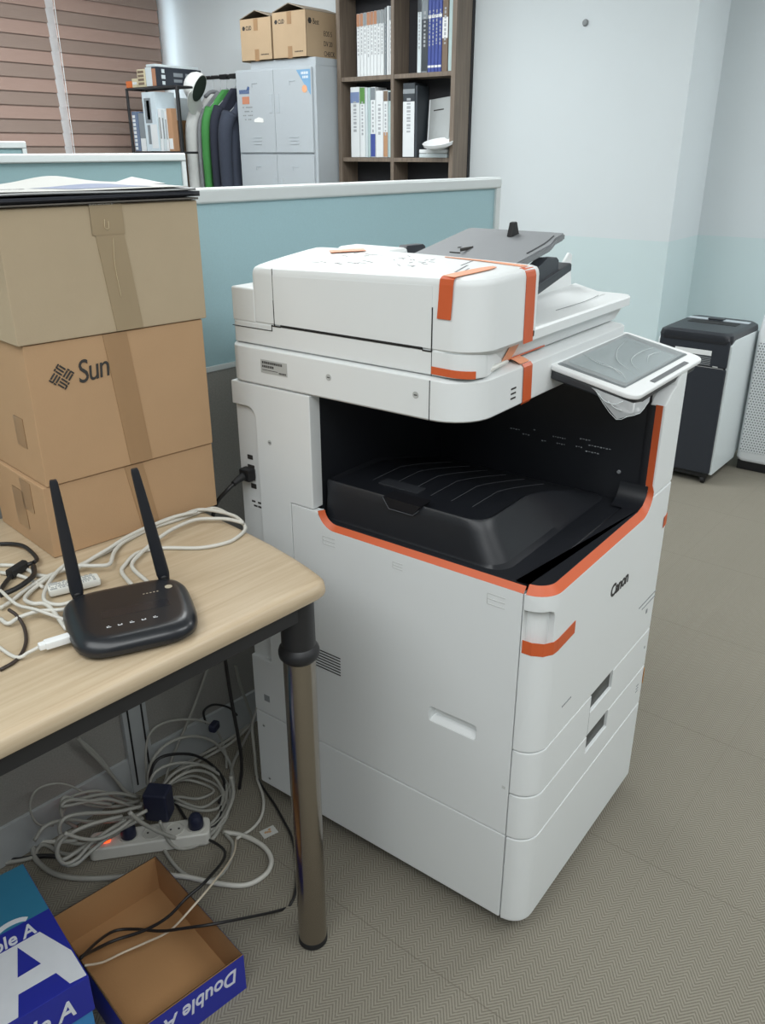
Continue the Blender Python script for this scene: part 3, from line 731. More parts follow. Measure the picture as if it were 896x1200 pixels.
# ------------------------------------------------------------------ touch panel
PX0, PX1, PY0, PY1 = .272, .640, -.004, .172
PZ0, PZ1 = 1.050, 1.081
th = math.atan2(PZ1-PZ0, PY1-PY0); PD = math.hypot(PZ1-PZ0, PY1-PY0)
PM = frame((PX0, PY0, PZ0), (1, 0, 0), (0, math.cos(th), math.sin(th)))
PW = PX1-PX0
b = BM(); prism(b, rpoly([(0, 0), (PW, 0), (PW+.012, PD), (.012, PD)], [.022, .026, .012, .014], 6), -.010, 0, .003, 3, M=PM)
cp = obj('control_panel', b, PWHITE, cop)
b = BM(); prism(b, rpoly([(.006, .006), (PW-.006, .006), (PW, PD-.006), (.012, PD-.006)], [.022, .026, .012, .014], 6), -.026, -.0095, .004, 3, M=PM); obj('panel_back', b, mat('panel_back_dark', rgb(50, 52, 56), .45), cp)
b = BM(); prism(b, rpoly([(.022, .032), (PW-.018, .030), (PW-.006, PD-.010), (.026, PD-.012)], .004, 3), -.0005, .0006, .0003, M=PM); obj('bezel', b, mat('bezel_grey', rgb(112, 118, 120), .3, spec=.5), cp)
b = BM(); prism(b, rpoly([(.048, .040), (PW-.055, .040), (PW-.035, PD-.018), (.055, PD-.020)], .002, 2), .0004, .0009, M=PM); obj('screen', b, mat('screen_reflection_grey', rgb(134, 147, 149), .22, var=.02, spec=.5), cp)  # pale grey is the screen's reflection, put into its base colour
b = BM(); prism(b, rpoly([(.105, .008), (PW-.075, .008), (PW-.075, .018), (.105, .018)], .002, 2), -.0005, .0012, .0004, M=PM); obj('key_bar', b, mat('key_bar_grey', rgb(108, 110, 112), .4), cp)
b = BM(); box(b, .36, .60, .12, .20, 1.036, 1.062, .004); box(b, .46, .54, .02, .20, 1.03, 1.05, .003); obj('panel_arm', b, mat('panel_back_dark', rgb(50, 52, 56), .45), cp)
# protective film
def film():
    m = bpy.data.materials.new('clear_film'); m.use_nodes = True; nt = m.node_tree; N = nt.nodes; L = nt.links
    p = N['Principled BSDF']; p.inputs['Base Color'].default_value = (.9, .93, .94, 1); p.inputs['Roughness'].default_value = .12; p.inputs['Alpha'].default_value = .22; p.inputs['Specular IOR Level'].default_value = .8
    return m
FILM = film(); FILM2 = FILM.copy(); FILM2.name = 'clear_film_fold'; FILM2.node_tree.nodes['Principled BSDF'].inputs['Alpha'].default_value = .38
b = BM(); nx, ny = 26, 14; g = []
for j in range(ny+1):
    row = []
    for i in range(nx+1):
        u, v = i/nx, j/ny
        h = .0016+.0016*noise.noise((u*4+v*1.5, v*2.5-u, 2.))+.0012*abs(math.sin(u*5+v*3))
        row.append(b.verts.new(PM @ Vector((.028+u*(PW-.05)+v*.006, .034+v*(PD-.046), max(.0012, h)))))
    g.append(row)
for j in range(ny):
    for i in range(nx): b.faces.new((g[j][i], g[j][i+1], g[j+1][i+1], g[j+1][i]))
obj('protective_film', b, FILM, cp, smooth=True, ang=180)
b = BM()
for pts in ([(.06, .045), (.095, .075), (.10, .12), (.125, .165)], [(.11, .05), (.15, .10), (.22, .13), (.30, .145)], [(.13, .05), (.18, .085), (.25, .095), (.31, .09)], [(.075, .06), (.10, .09), (.112, .13)], [(.2, .06), (.25, .075), (.3, .07)]):
    tube(b, [PM @ Vector((x, y, .0032)) for x, y in pts], lambda t: .0008*math.sin(math.pi*min(.97, max(.03, t)))+.0001, 5, 5)
obj('film_creases', b, mat('crease_white', rgb(205, 212, 213), .3), cp)
b = BM(); a0 = [(.10, -.004, 1.047)]
vs = {}
top = [(.283, .095, 1.055), (.279, .06, 1.047), (.2765, .025, 1.041), (.276, .004, 1.0375), (.30, -.004, 1.036), (.335, -.004, 1.037)]
mid = [(.279, .08, 1.050), (.272, .056, 1.034), (.266, .026, 1.025), (.264, .002, 1.023), (.286, -.010, 1.024), (.322, -.008, 1.031)]
tip = [(.278, .072, 1.0475), (.270, .054, 1.0305), (.2615, .024, 1.0085), (.262, .006, 1.0165), (.280, -.0095, 1.0215), (.320, -.007, 1.0305)]
dx = 0
rows = [[b.verts.new((p[0]+dx, p[1]-.001, p[2])) for p in q] for q in (top, mid, tip)]
for a, c in zip(rows, rows[1:]):
    for i in range(5): b.faces.new((a[i], a[i+1], c[i+1], c[i]))
bmesh.ops.subdivide_edges(b, edges=b.edges[:], cuts=2, use_grid_fill=True, smooth=.15)
obj('film_flap', b, FILM2, cp, smooth=True, ang=180)
b = BM(); tube(b, [(.2735, .066, 1.044), (.265, .05, 1.036), (.262, .03, 1.034), (.268, .018, 1.040)], .0008, 5, 5); tube(b, [(.266, .044, 1.036), (.2625, .03, 1.028), (.2605, .016, 1.0255)], .0007, 5, 3); tube(b, [(.2775, .072, 1.047), (.2695, .054, 1.030), (.261, .024, 1.008), (.2615, .006, 1.016), (.2795, -.010, 1.021), (.3195, -.0075, 1.030)], .0005, 5, 2); obj('flap_crease', b, mat('crease_white', rgb(205, 212, 213), .3), cp)
# power plug and cord of the copier
b = BM(); box(b, -.012, .0095, .660, .688, .826, .852, .004); tube(b, [(-.010, .674, .838), (-.025, .676, .834), (-.038, .678, .828)], lambda t: .0085-.003*t, 10, 4)
pl = obj('power_plug', b, RUBBER, cop, label='black plug in the side socket')
b = BM(); tube(b, [(-.034, .678, .829), (-.052, .685, .815), (-.066, .70, .79), (-.07, .715, .74), (-.072, .725, .65), (-.06, .73, .5), (-.04, .74, .3), (-.02, .745, .1), (-.03, .75, .01)], .0042, 8, 6)
obj('power_cord', b, CABLEB, cop)

# ================================================================== DESK
DZ = .81
dk = thing('office_desk', (-.2, .286, 0), R(-5.8), 'light maple office desk with rounded edge, black apron and a chrome leg', 'desk')
out = [(-1.7, 0)]+[(-.03, 0)]+[(-.012, .004), (-.002, .016), (.003, .032), (.010, .065), (.017, .108), (.024, .17), (.029, .26), (.036, .60), (.03, .625), (.012, .635)]+[(-1.7, .635)]
def inset(pts, d):
    n = len(pts); o = []
    for i in range(n):
        a, p, c = Vector(pts[i-1]), Vector(pts[i]), Vector(pts[(i+1) % n]); t = ((p-a).normalized()+(c-p).normalized()).normalized()
        o.append((p.x-t.y*d, p.y+t.x*d))
    return o
b = BM(); th_ = .030
loft(b, [(inset(out, .010), DZ-th_), (inset(out, .003), DZ-th_+.003), (inset(out, .0), DZ-th_+.010), (inset(out, .0), DZ-.013), (inset(out, .0025), DZ-.006), (inset(out, .007), DZ-.002), (inset(out, .014), DZ-.0003), (inset(out, .02), DZ)])
obj('desktop', b, MAPLE, dk)
b = BM(); box(b, -1.6, -.045, .022, .05, DZ-th_-.036, DZ-th_+.001, .002); box(b, -1.6, -.05, .58, .60, DZ-th_-.036, DZ-th_+.001, .002); box(b, -.06, -.03, .05, .59, DZ-th_-.036, DZ-th_+.001, .002)
obj('apron', b, DARKMETAL, dk)
LX, LYd = -.039, .044
b = BM(); lathe(b, [(.0270, .012), (.0275, .02), (.0275, .69)], 40, Matrix.Translation((LX, LYd, 0))); lg = obj('leg', b, CHROME, dk)
b = BM(); lathe(b, [(.0275, .66), (.0335, .667), (.0345, .672), (.0345, .677), (.033, .682), (.0285, .688), (.028, .76), (.028, DZ-th_+.001)], 40, Matrix.Translation((LX, LYd, 0))); obj('leg_collar', b, DARKMETAL, lg)
b = BM(); lathe(b, [(.026, 0), (.0285, .003), (.0285, .012), (.0272, .015)], 32, Matrix.Translation((LX, LYd, 0))); obj('foot_cap', b, RUBBER, lg)
b = BM(); lathe(b, [(.0275, .012), (.0275, .69)], 24, Matrix.Translation((-1.56, LYd, 0))); obj('leg', b, CHROME, dk)

# ================================================================== CARTON STACK ON THE DESK
BW = .325; BR = R(-8.55); bo = Vector((-.4235, .7043, DZ))
def carton(z0, z1, m, label, dx=0., dy=0., dep=.215, w=BW, rot=0., tm=PTAPE, tape=(.14, .19), flap=True):
    r = thing('cardboard_box', (bo.x+dx*math.cos(BR)-dy*math.sin(BR), bo.y+dx*math.sin(BR)+dy*math.cos(BR), z0), BR+rot, label, 'box', 'cardboard boxes stacked on the desk')
    h = z1-z0
    obj('carton', box(BM(), 0, w, 0, dep, .0005, h-.0005, .0025, 2), m, r)
    if tape:
        b = BM(); t0, t1 = tape; sl = .02
        pts = [(t0, -.0012, h-.001), (t1, -.0012, h-.001), (t1+sl, -.0012, .002), (t0+sl, -.0012, .002)]
        vs = [b.verts.new(p) for p in pts]; vs2 = [b.verts.new((p[0], .0004, p[2])) for p in pts]
        b.faces.new(vs); b.faces.new(vs2[::-1])
        for i in range(4): b.faces.new((vs[i], vs[(i+1) % 4], vs2[(i+1) % 4], vs2[i]))
        obj('packing_tape', b, tm, r, smooth=False)
    return r, h
c3, h3 = carton(DZ, .937, CARD2, 'tan cardboard box standing on the desk at the bottom of the stack behind the router', dx=0, tape=(.145, .18))
b = BM(); box(b, -.0012, .0004, .05, .09, h3-.06, h3-.006); box(b, -.0012, .0004, .085, .13, h3-.10, h3-.03); obj('tape_patch', b, PTAPE, c3)
c2, h2 = carton(.937, 1.167, CARD2, 'tan cardboard box with the black Sun logo in the middle of the stack', dx=.006, dy=-.004, w=.319, tape=(.13, .172))
b = BM()
LM = frame((.053, -.0008, .174), (1, 0, .06), (0, 0, 1))
text_bm(b, 'Sun', .052, frame((.079, -.0008, .158), (1, 0, .09), (-.05, 0, 1)), shear=.22, bold=.0001, sx=.80, space=.9)
s_ = .0175                                             # the emblem: a diamond woven of U-shaped bars
EM = LM @ Matrix.Rotation(R(45), 4, 'Z')
for q in range(4):
    Q = EM @ Matrix.Rotation(R(90*q), 4, 'Z')
    for k in range(3):
        w0 = .0036+k*.0
        x0 = .0012+k*.0052
        shape_bm(b, [(x0, .0012), (x0+.0026, .0012), (x0+.0026, .0128), (x0, .0128)] if k != 1 else [(x0, .0012), (x0+.0026, .0012), (x0+.0026, .0155), (x0, .0155)], Q)
    shape_bm(b, [(.0012, .0140), (.0052, .0140), (.0052, .0164), (.0012, .0164)], Q); shape_bm(b, [(.0074, .0140), (.0142, .0140), (.0142, .0164), (.0074, .0164)], Q)
obj('sun_logo', b, INK, c2, smooth=False)
b = BM(); box(b, -.0012, .0004, .05, .085, .055, .105); obj('tape_patch', b, PTAPE, c2)
c1, h1 = carton(1.167, 1.3625, CARD1, 'pale cardboard box with a wide tape strip on top of the stack', dx=-.002, dy=-.008, w=.334, dep=.225, tm=PTAPE1, tape=(.142, .19))
b = BM(); box(b, .142, .196, -.0017, -.0006, h1-.045, h1-.0005); obj('tape_patch', b, PTAPE1, c1)
b = BM(); tube(b, [(.164, -.0022, h1-.022), (.163, -.0025, h1-.034), (.169, -.0025, h1-.036), (.17, -.0022, h1-.025)], .0006, 5, 4); tube(b, [(.175, -.002, h1-.05), (.172, -.0022, h1-.09), (.176, -.002, h1-.14)], .0006, 5, 4); obj('tape_wrinkle', b, mat('wrinkle_pale', rgb(198, 180, 148), .4), c1)
b = BM()
for k in range(9): box(b, .142+k*.0045, .1445+k*.0045+random.uniform(0, .0012), -.0024, .0, h1-.0012, h1+.0008)
obj('torn_edge', b, PAPER, c1)

# papers lying on the stack
TOP = 1.3625
def at(x, y): return (bo.x+x*math.cos(BR)-y*math.sin(BR), bo.y+x*math.sin(BR)+y*math.cos(BR))
def sheet(name, x0, x1, y0, y1, zf, th, m, label, catg, rot=0., n=28, k=8):
    cx, cy = at((x0+x1)/2, (y0+y1)/2); r = BR+rot; b = BM(); g = []
    for s in (0, 1):
        rows = []
        for j in range(k+1):
            row = []
            for i in range(n+1):
                x = x0+(x1-x0)*i/n; y = y0+(y1-y0)*j/k; lx, ly = x-(x0+x1)/2, y-(y0+y1)/2
                row.append(b.verts.new((cx+lx*math.cos(r)-ly*math.sin(r), cy+lx*math.sin(r)+ly*math.cos(r), zf(i/n, j/k)+s*th)))
            rows.append(row)
        g.append(rows)
    for s in (0, 1):
        for j in range(k):
            for i in range(n):
                q = (g[s][j][i], g[s][j][i+1], g[s][j+1][i+1], g[s][j+1][i]); b.faces.new(q if s else q[::-1])
    rim_ = [(j, i) for i, j in [(i, 0) for i in range(n+1)]]+[(j, n) for j in range(1, k+1)]+[(k, i) for i in range(n-1, -1, -1)]+[(j, 0) for j in range(k-1, 0, -1)]
    for a, c in zip(rim_, rim_[1:]+rim_[:1]): b.faces.new((g[0][a[0]][a[1]], g[0][c[0]][c[1]], g[1][c[0]][c[1]], g[1][a[0]][a[1]]))
    return obj(name, b, m, None, label, catg)
DK = mat('folder_navy_black', rgb(30, 32, 40), .5); GF = mat('folder_grey', rgb(176, 178, 178), .55); GD = mat('folder_edge', rgb(96, 92, 86), .6)
sheet('document_folder', -.06, .331, -.014, .21, lambda u, v: TOP+.0006, .003, GD, 'thin dark grey folder lying directly on the pale top box', 'folder')
sheet('document_folder', -.06, .336, -.012, .212, lambda u, v: TOP+.0044+.001*u, .0078, DK, 'black folder in the pile of papers on the box stack', 'folder', rot=R(.6))
sheet('document_folder', -.06, .332, -.008, .21, lambda u, v: TOP+.0140+.0012*math.sin(u*6)+.001*u, .0038, GF, 'light grey folder under the wavy white poster on the box stack', 'folder')
def wave(u, v): return TOP+.0195+.013*v*math.exp(-((u-.64)/.17)**2)+.002*v+.0005*math.sin(u*9)
ps = sheet('paper_poster', -.06, .318, -.006, .206, wave, .0012, PAPER, 'wavy white poster with a pale blue patch on top of the paper pile', 'paper')
b = BM(); 
def pw(u, v):
    x = -.06+.378*u; y = -.006+.212*v; X, Y = at(x, y); return Vector((X, Y, wave(u, v)+.0017))-Vector(ps.location)
g = [[b.verts.new(pw(.50+.36*i/12-.03*j, .08+.28*j/4)) for i in range(13)] for j in range(5)]
for j in range(4):
    for i in range(12): b.faces.new((g[j][i], g[j][i+1], g[j+1][i+1], g[j+1][i]))
obj('blue_patch', b, mat('print_pale_blue', rgb(122, 133, 162), .6), ps)
b = BM()
for k in range(12):
    u = .1+.022*k; p = pw(u, .3); obox(b, (.005+.002*(k % 3), .004, .0004), Matrix.Translation(p) @ Matrix.Rotation(BR+.5*(k % 2), 4, 'Z'))
obj('print_marks', b, GREYINK, ps)
def curl(u, v): return TOP+.0192+.018*max(0, (u-.5))*v+.002
sheet('paper_leaflet', .262, .338, .10, .20, curl, .0012, mat('paper_grey', rgb(206, 208, 206), .6), 'small grey leaflet curling up at the right end of the paper pile', 'paper', n=10, k=6, rot=R(4))

# ================================================================== WIFI ROUTER
RR = R(-28); ro = (-.588, .369)
rt = thing('wireless_router', (ro[0], ro[1], DZ), RR, 'black wireless router with two antennas standing on the desk', 'router')
def rout(d, n=56):
    o = []
    for i in range(n):
        t = 2*math.pi*i/n; c_, s_ = math.cos(t), math.sin(t)
        x = math.copysign(abs(c_)**(2/4.4), c_); y = math.copysign(abs(s_)**(2/4.4), s_)
        o.append((.069+(.089-d)*x*(1+.05*y-.03*y*y), .101+(.084-d)*y))
    return o
b = BM(); loft(b, [(rout(.006), .003), (rout(.001), .007), (rout(0), .012), (rout(.0), .015), (rout(.0015), .020), (rout(.006), .0255), (rout(.013), .0285), (rout(.022), .030)])
bodyr = obj('router_body', b, ROUTER, rt)
b = BM(); loft(b, [(rout(.012), 0), (rout(.010), .004)]); obj('router_base', b, RUBBER, rt)
b = BM()
for k, x in enumerate((.03, .045, .061, .077, .093)):
    Mx = Matrix.Translation((x+.003, .047-.0+.002*(k-2)*0, .0301))
    yy = .056; box(b, x, x+.006, yy, yy+.0012, .0299, .0305); box(b, x, x+.0012, yy+.0012, yy+.0035, .0299, .0305); box(b, x+.0048, x+.006, yy+.0012, yy+.0035, .0299, .0305) if k in (1, 3) else box(b, x+.002, x+.0038, yy+.0032, yy+.0042, .0299, .0305)
obj('indicator_icons', b, mat('icon_white', rgb(196, 198, 200), .5), rt)
b = BM()
for k in range(5): box(b, .092+k*.005, .0945+k*.005, .130, .1315, .0299, .0305)
lathe(b, [(.0055, 0), (.0055, .0008)], 16, Matrix.Translation((.131, .138, .0298)))
obj('maker_mark', b, mat('mark_gold', rgb(170, 160, 140), .4), rt)
b = BM(); prism(b, rpoly([(.028, .082), (.122, .082), (.122, .104), (.028, .104)], .003, 3), .0298, .0302, 0); obj('gloss_strip', b, mat('router_gloss', rgb(30, 31, 36), .2), rt)
def antenna(x, lean, yaw):
    b = BM(); M_ = Matrix.Translation((x, .187, .017)) @ Matrix.Rotation(lean[0], 4, 'X') @ Matrix.Rotation(lean[1], 4, 'Y') @ Matrix.Rotation(yaw, 4, 'Z')
    loft_pts = []
    secs = []
    for w_, d_, z in ((.0085, .0062, .004), (.0098, .0066, .012), (.0096, .0064, .03), (.0085, .0056, .09), (.0068, .0045, .155), (.0058, .0040, .181), (.0046, .0032, .1855)):
        secs.append((rpoly([(-w_, -d_), (w_, -d_), (w_, d_), (-w_, d_)], min(w_, d_)*.6, 3), z))
    o = BM(); loft(o, secs); addto(b, o, M_)
    a = obj('antenna', b, ANT, rt)
    b = BM(); lathe(b, [(.0075, -.006), (.008, .0), (.008, .008), (.0065, .010)], 16, M_); obj('antenna_joint', b, RUBBER, a)
antenna(.006, (R(-3), R(-2)), R(-6)); antenna(.134, (R(-3.5), R(-7)), R(-8))
# white plug and cable into the router's left side
b = BM()
e0 = Vector((-.0165, .085, .012)); 
PMx = frame((-.034, .0805, .0125), (1, .18, 0), (0, 0, 1))
obox(b, (.034, .011, .014), PMx, .002); obox(b, (.010, .009, .011), PMx @ Matrix.Translation((-.02, 0, 0)), .002)
pg = obj('network_plug', b, PWHITE, None, None, None) if False else obj('network_plug', b, PWHITE, rt, label='white network plug in the left side')

# ------------------------------------------------------------------ cables on the desk
def cable(name, pts, r, m, label, catg='cable', group=None, smooth=6):
    b = BM(); tube(b, pts, r, 8, smooth); return obj(name, b, m, None, label, catg, group)
def desk3(l, zs=None, r=.003): return [(p[0], p[1], DZ+r+.0004+(zs[i] if zs else 0)) for i, p in enumerate(l)]
DESKC = {'A':[(-0.421,0.643),(-0.385,0.648),(-0.342,0.653),(-0.299,0.662),(-0.253,0.672),(-0.206,0.682),(-0.169,0.677),(-0.124,0.663),(-0.123,0.611),(-0.136,0.556),(-0.154,0.528),(-0.185,0.515),(-0.214,0.514),(-0.254,0.535),(-0.289,0.582),(-0.315,0.602),(-0.339,0.603),(-0.367,0.588),(-0.39,0.569),(-0.411,0.547)],'B':[(-0.43,0.627),(-0.392,0.639),(-0.358,0.647),(-0.312,0.66),(-0.271,0.665),(-0.229,0.67),(-0.189,0.67),(-0.151,0.65),(-0.136,0.612),(-0.134,0.575),(-0.144,0.545)],'C':[(-0.398,0.537),(-0.371,0.567),(-0.336,0.591),(-0.293,0.607),(-0.245,0.62),(-0.191,0.62),(-0.165,0.595),(-0.152,0.572),(-0.147,0.539)],'D':[(-0.514,0.537),(-0.532,0.553),(-0.542,0.574),(-0.54,0.6),(-0.523,0.62),(-0.494,0.635),(-0.458,0.643),(-0.43,0.63),(-0.412,0.603),(-0.392,0.596),(-0.355,0.634),(-0.314,0.658),(-0.255,0.67),(-0.208,0.664),(-0.166,0.64)],'E':[(-0.437,0.648),(-0.46,0.637),(-0.49,0.614),(-0.518,0.585),(-0.528,0.562),(-0.52,0.539)],'F':[(-0.572,0.615),(-0.55,0.621),(-0.518,0.636),(-0.48,0.648),(-0.448,0.646),(-0.426,0.629)],'G':[(-0.494,0.75),(-0.481,0.728),(-0.476,0.695),(-0.477,0.661)],'H':[(-0.509,0.723),(-0.499,0.698),(-0.494,0.667),(-0.496,0.623)],'I':[(-0.605,0.558),(-0.592,0.551),(-0.582,0.54),(-0.57,0.529),(-0.56,0.521)],'K1':[(-0.45,0.825),(-0.439,0.803),(-0.435,0.778),(-0.439,0.747),(-0.45,0.712)],'K2':[(-0.466,0.699),(-0.484,0.703),(-0.507,0.693),(-0.53,0.676),(-0.546,0.66)],'K3':[(-0.469,0.691),(-0.488,0.659),(-0.509,0.643),(-0.532,0.637),(-0.557,0.64)],'L':[(-0.575,0.584),(-0.574,0.566),(-0.58,0.54),(-0.596,0.509),(-0.615,0.486),(-0.635,0.472),(-0.658,0.469)],'M':[(-0.588,0.588),(-0.59,0.563),(-0.573,0.561),(-0.549,0.549),(-0.524,0.525)],'N':[(-0.551,0.651),(-0.56,0.591),(-0.554,0.555),(-0.546,0.524)]}
q = DESKC
rx, ry = math.cos(RR), math.sin(RR)
def rw(x, y, z): return (ro[0]+x*rx-y*ry, ro[1]+x*ry+y*rx, DZ+z)
# keep cables clear of the bottom carton's front face
def clear(l, m=.012):
    o = []
    for x, y in l:
        lim = bo.y+(x-bo.x)*math.tan(BR)-m
        o.append((x, min(y, lim) if x > bo.x-.004 else y))
    return o
for k in q: q[k] = clear(q[k]) if k in 'ABCDEFM' else q[k]
lift = lambda n, h: [h*math.sin(math.pi*i/(n-1)) for i in range(n)]
cable('network_cable', desk3(q['A'][:-1])+[rw(.088, .20, .010), rw(.088, .182, .014)], .0034, CABLE, 'white network cable forming the widest loop on the desk corner', group='white cables on the desk')
cable('network_cable', desk3(q['B'], [.006]*len(q['B'])), .0034, CABLE, 'white network cable lying on top of the loops along the bottom box', group='white cables on the desk')
cable('network_cable', [rw(.110, .182, .014), rw(.112, .20, .010)]+desk3(q['C'], [.001+.006*min(1, i/4) for i in range(len(q['C']))])[1:], .0034, CABLE, 'white network cable from behind the right antenna to the desk corner loop', group='white cables on the desk')
cable('network_cable', [rw(-.019, .115, .008)]+desk3(q['D'], [.006+.004*math.sin(i) for i in range(len(q['D']))])[1:], .0034, CABLE, 'white network cable looping around left of the left antenna', group='white cables on the desk')
cable('network_cable', desk3(q['E'], [.010]*len(q['E']))+[rw(.004, .183, .015)], .0031, CABLE, 'short white cable arc crossing behind the left antenna', group='white cables on the desk')
cable('network_cable', desk3(q['F'], [.002]*len(q['F'])), .0031, CABLE, 'white cable running from the left photo edge to the left antenna', group='white cables on the desk')
cable('network_cable', desk3(q['G'][:3]+[(-.478, .672), (-.47, .65)]), .0034, CABLE, 'white cable beside the bottom box under the black inline plug', group='white cables on the desk')
cable('network_cable', desk3(q['H'], [.001]*4), .0031, CABLE, 'thin white cable left of the black inline plug', group='white cables on the desk')
cable('network_cable', [(-.66, .578, DZ+.0035), (-.63, .565, DZ+.0035), rw(-.09, .078, .0045), rw(-.072, .0745, .0085), rw(-.0575, .0762, .0125)], .0026, CABLE, 'white cable that ends in the router plug', group='white cables on the desk')
cable('network_cable', desk3(q['M'], [.001, .003, .006, .009, .009])+[rw(-.002, .180, .013)], .0031, CABLE, 'white cable looping just left of the router', group='white cables on the desk')
cable('network_cable', [(p[0], p[1]-.004, p[2]) for p in desk3(q['N'], [.012, .012, .014, .011])]+[rw(-.017, .135, .012)], .0026, CABLE, 'white cable crossing over the loops left of the router', group='white cables on the desk')
cable('power_lead', desk3(q['K1']+[(-.462, .702)], [.0, .002, .004, .004, .005, .006]), .0036, CABLEB, 'black cable reaching the inline plug from behind the left box edge', group='black cables on the desk')
cable('power_lead', desk3(q['K2'], [.008, .006, .004, .003, .003]), .0036, CABLEB, 'black cable leaving the inline plug in the upper arc to the left', group='black cables on the desk')
cable('power_lead', desk3(q['K3'], [.006, .009, .011, .010, .008]), .0042, CABLEB, 'thicker black cable curling below the inline plug to the left', group='black cables on the desk')
cable('power_lead', desk3(q['L'], [.012, .008, .002, 0, 0, 0, 0], .0026), .0026, mat('cable_brown', rgb(52, 42, 38), .5), 'thin dark brown cable curving across the desk left of the router', group='black cables on the desk')
b = BM(); o = BM(); loft(o, [(rpoly([(-.0085, -.007), (.0085, -.007), (.0085, .007), (-.0085, .007)], .005, 4), z) for z in (0, .002, .03, .036)]); addto(b, o, frame((-.475, .706, DZ+.010), (0, 0, 1), (-.35, 1, 0)))
obj('inline_plug', b, RUBBER, None, 'black inline power plug lying on the white cables in front of the bottom box', 'plug')
b = BM(); o = BM(); loft(o, [(rpoly([(-.005, -.004), (.005, -.004), (.005, .004), (-.005, .004)], .0015, 3), z) for z in (0, .03)]); addto(b, o, frame((-.600, .592, DZ+.0055), (0, 0, 1), (.6, .8, 0)))
obj('cable_connector', b, PWHITE, None, 'white cable connector at the left edge of the photo on the desk', 'plug')
# label-wrapped white adapter behind the left antenna
b = BM(); AM = Matrix.Translation((-.468, .583, DZ+.0095)) @ Matrix.Rotation(R(-22), 4, 'Z'); obox(b, (.078, .026, .013), AM, .004)
ad = obj('power_adapter', b, mat('adapter_white', rgb(214, 214, 208), .5), None, 'small white adapter with fine print behind the left antenna', 'adapter')
b = BM()
for k in range(34):
    x = -.035+.002*k
    for j in range(5):
        if random.random() < .7: obox(b, (.0015, .003, .0004), Matrix.Rotation(R(-22), 4, 'Z') @ Matrix.Translation((x, -.01+.005*j, .01305)))
obj('fine_print', b, GREYINK, ad)

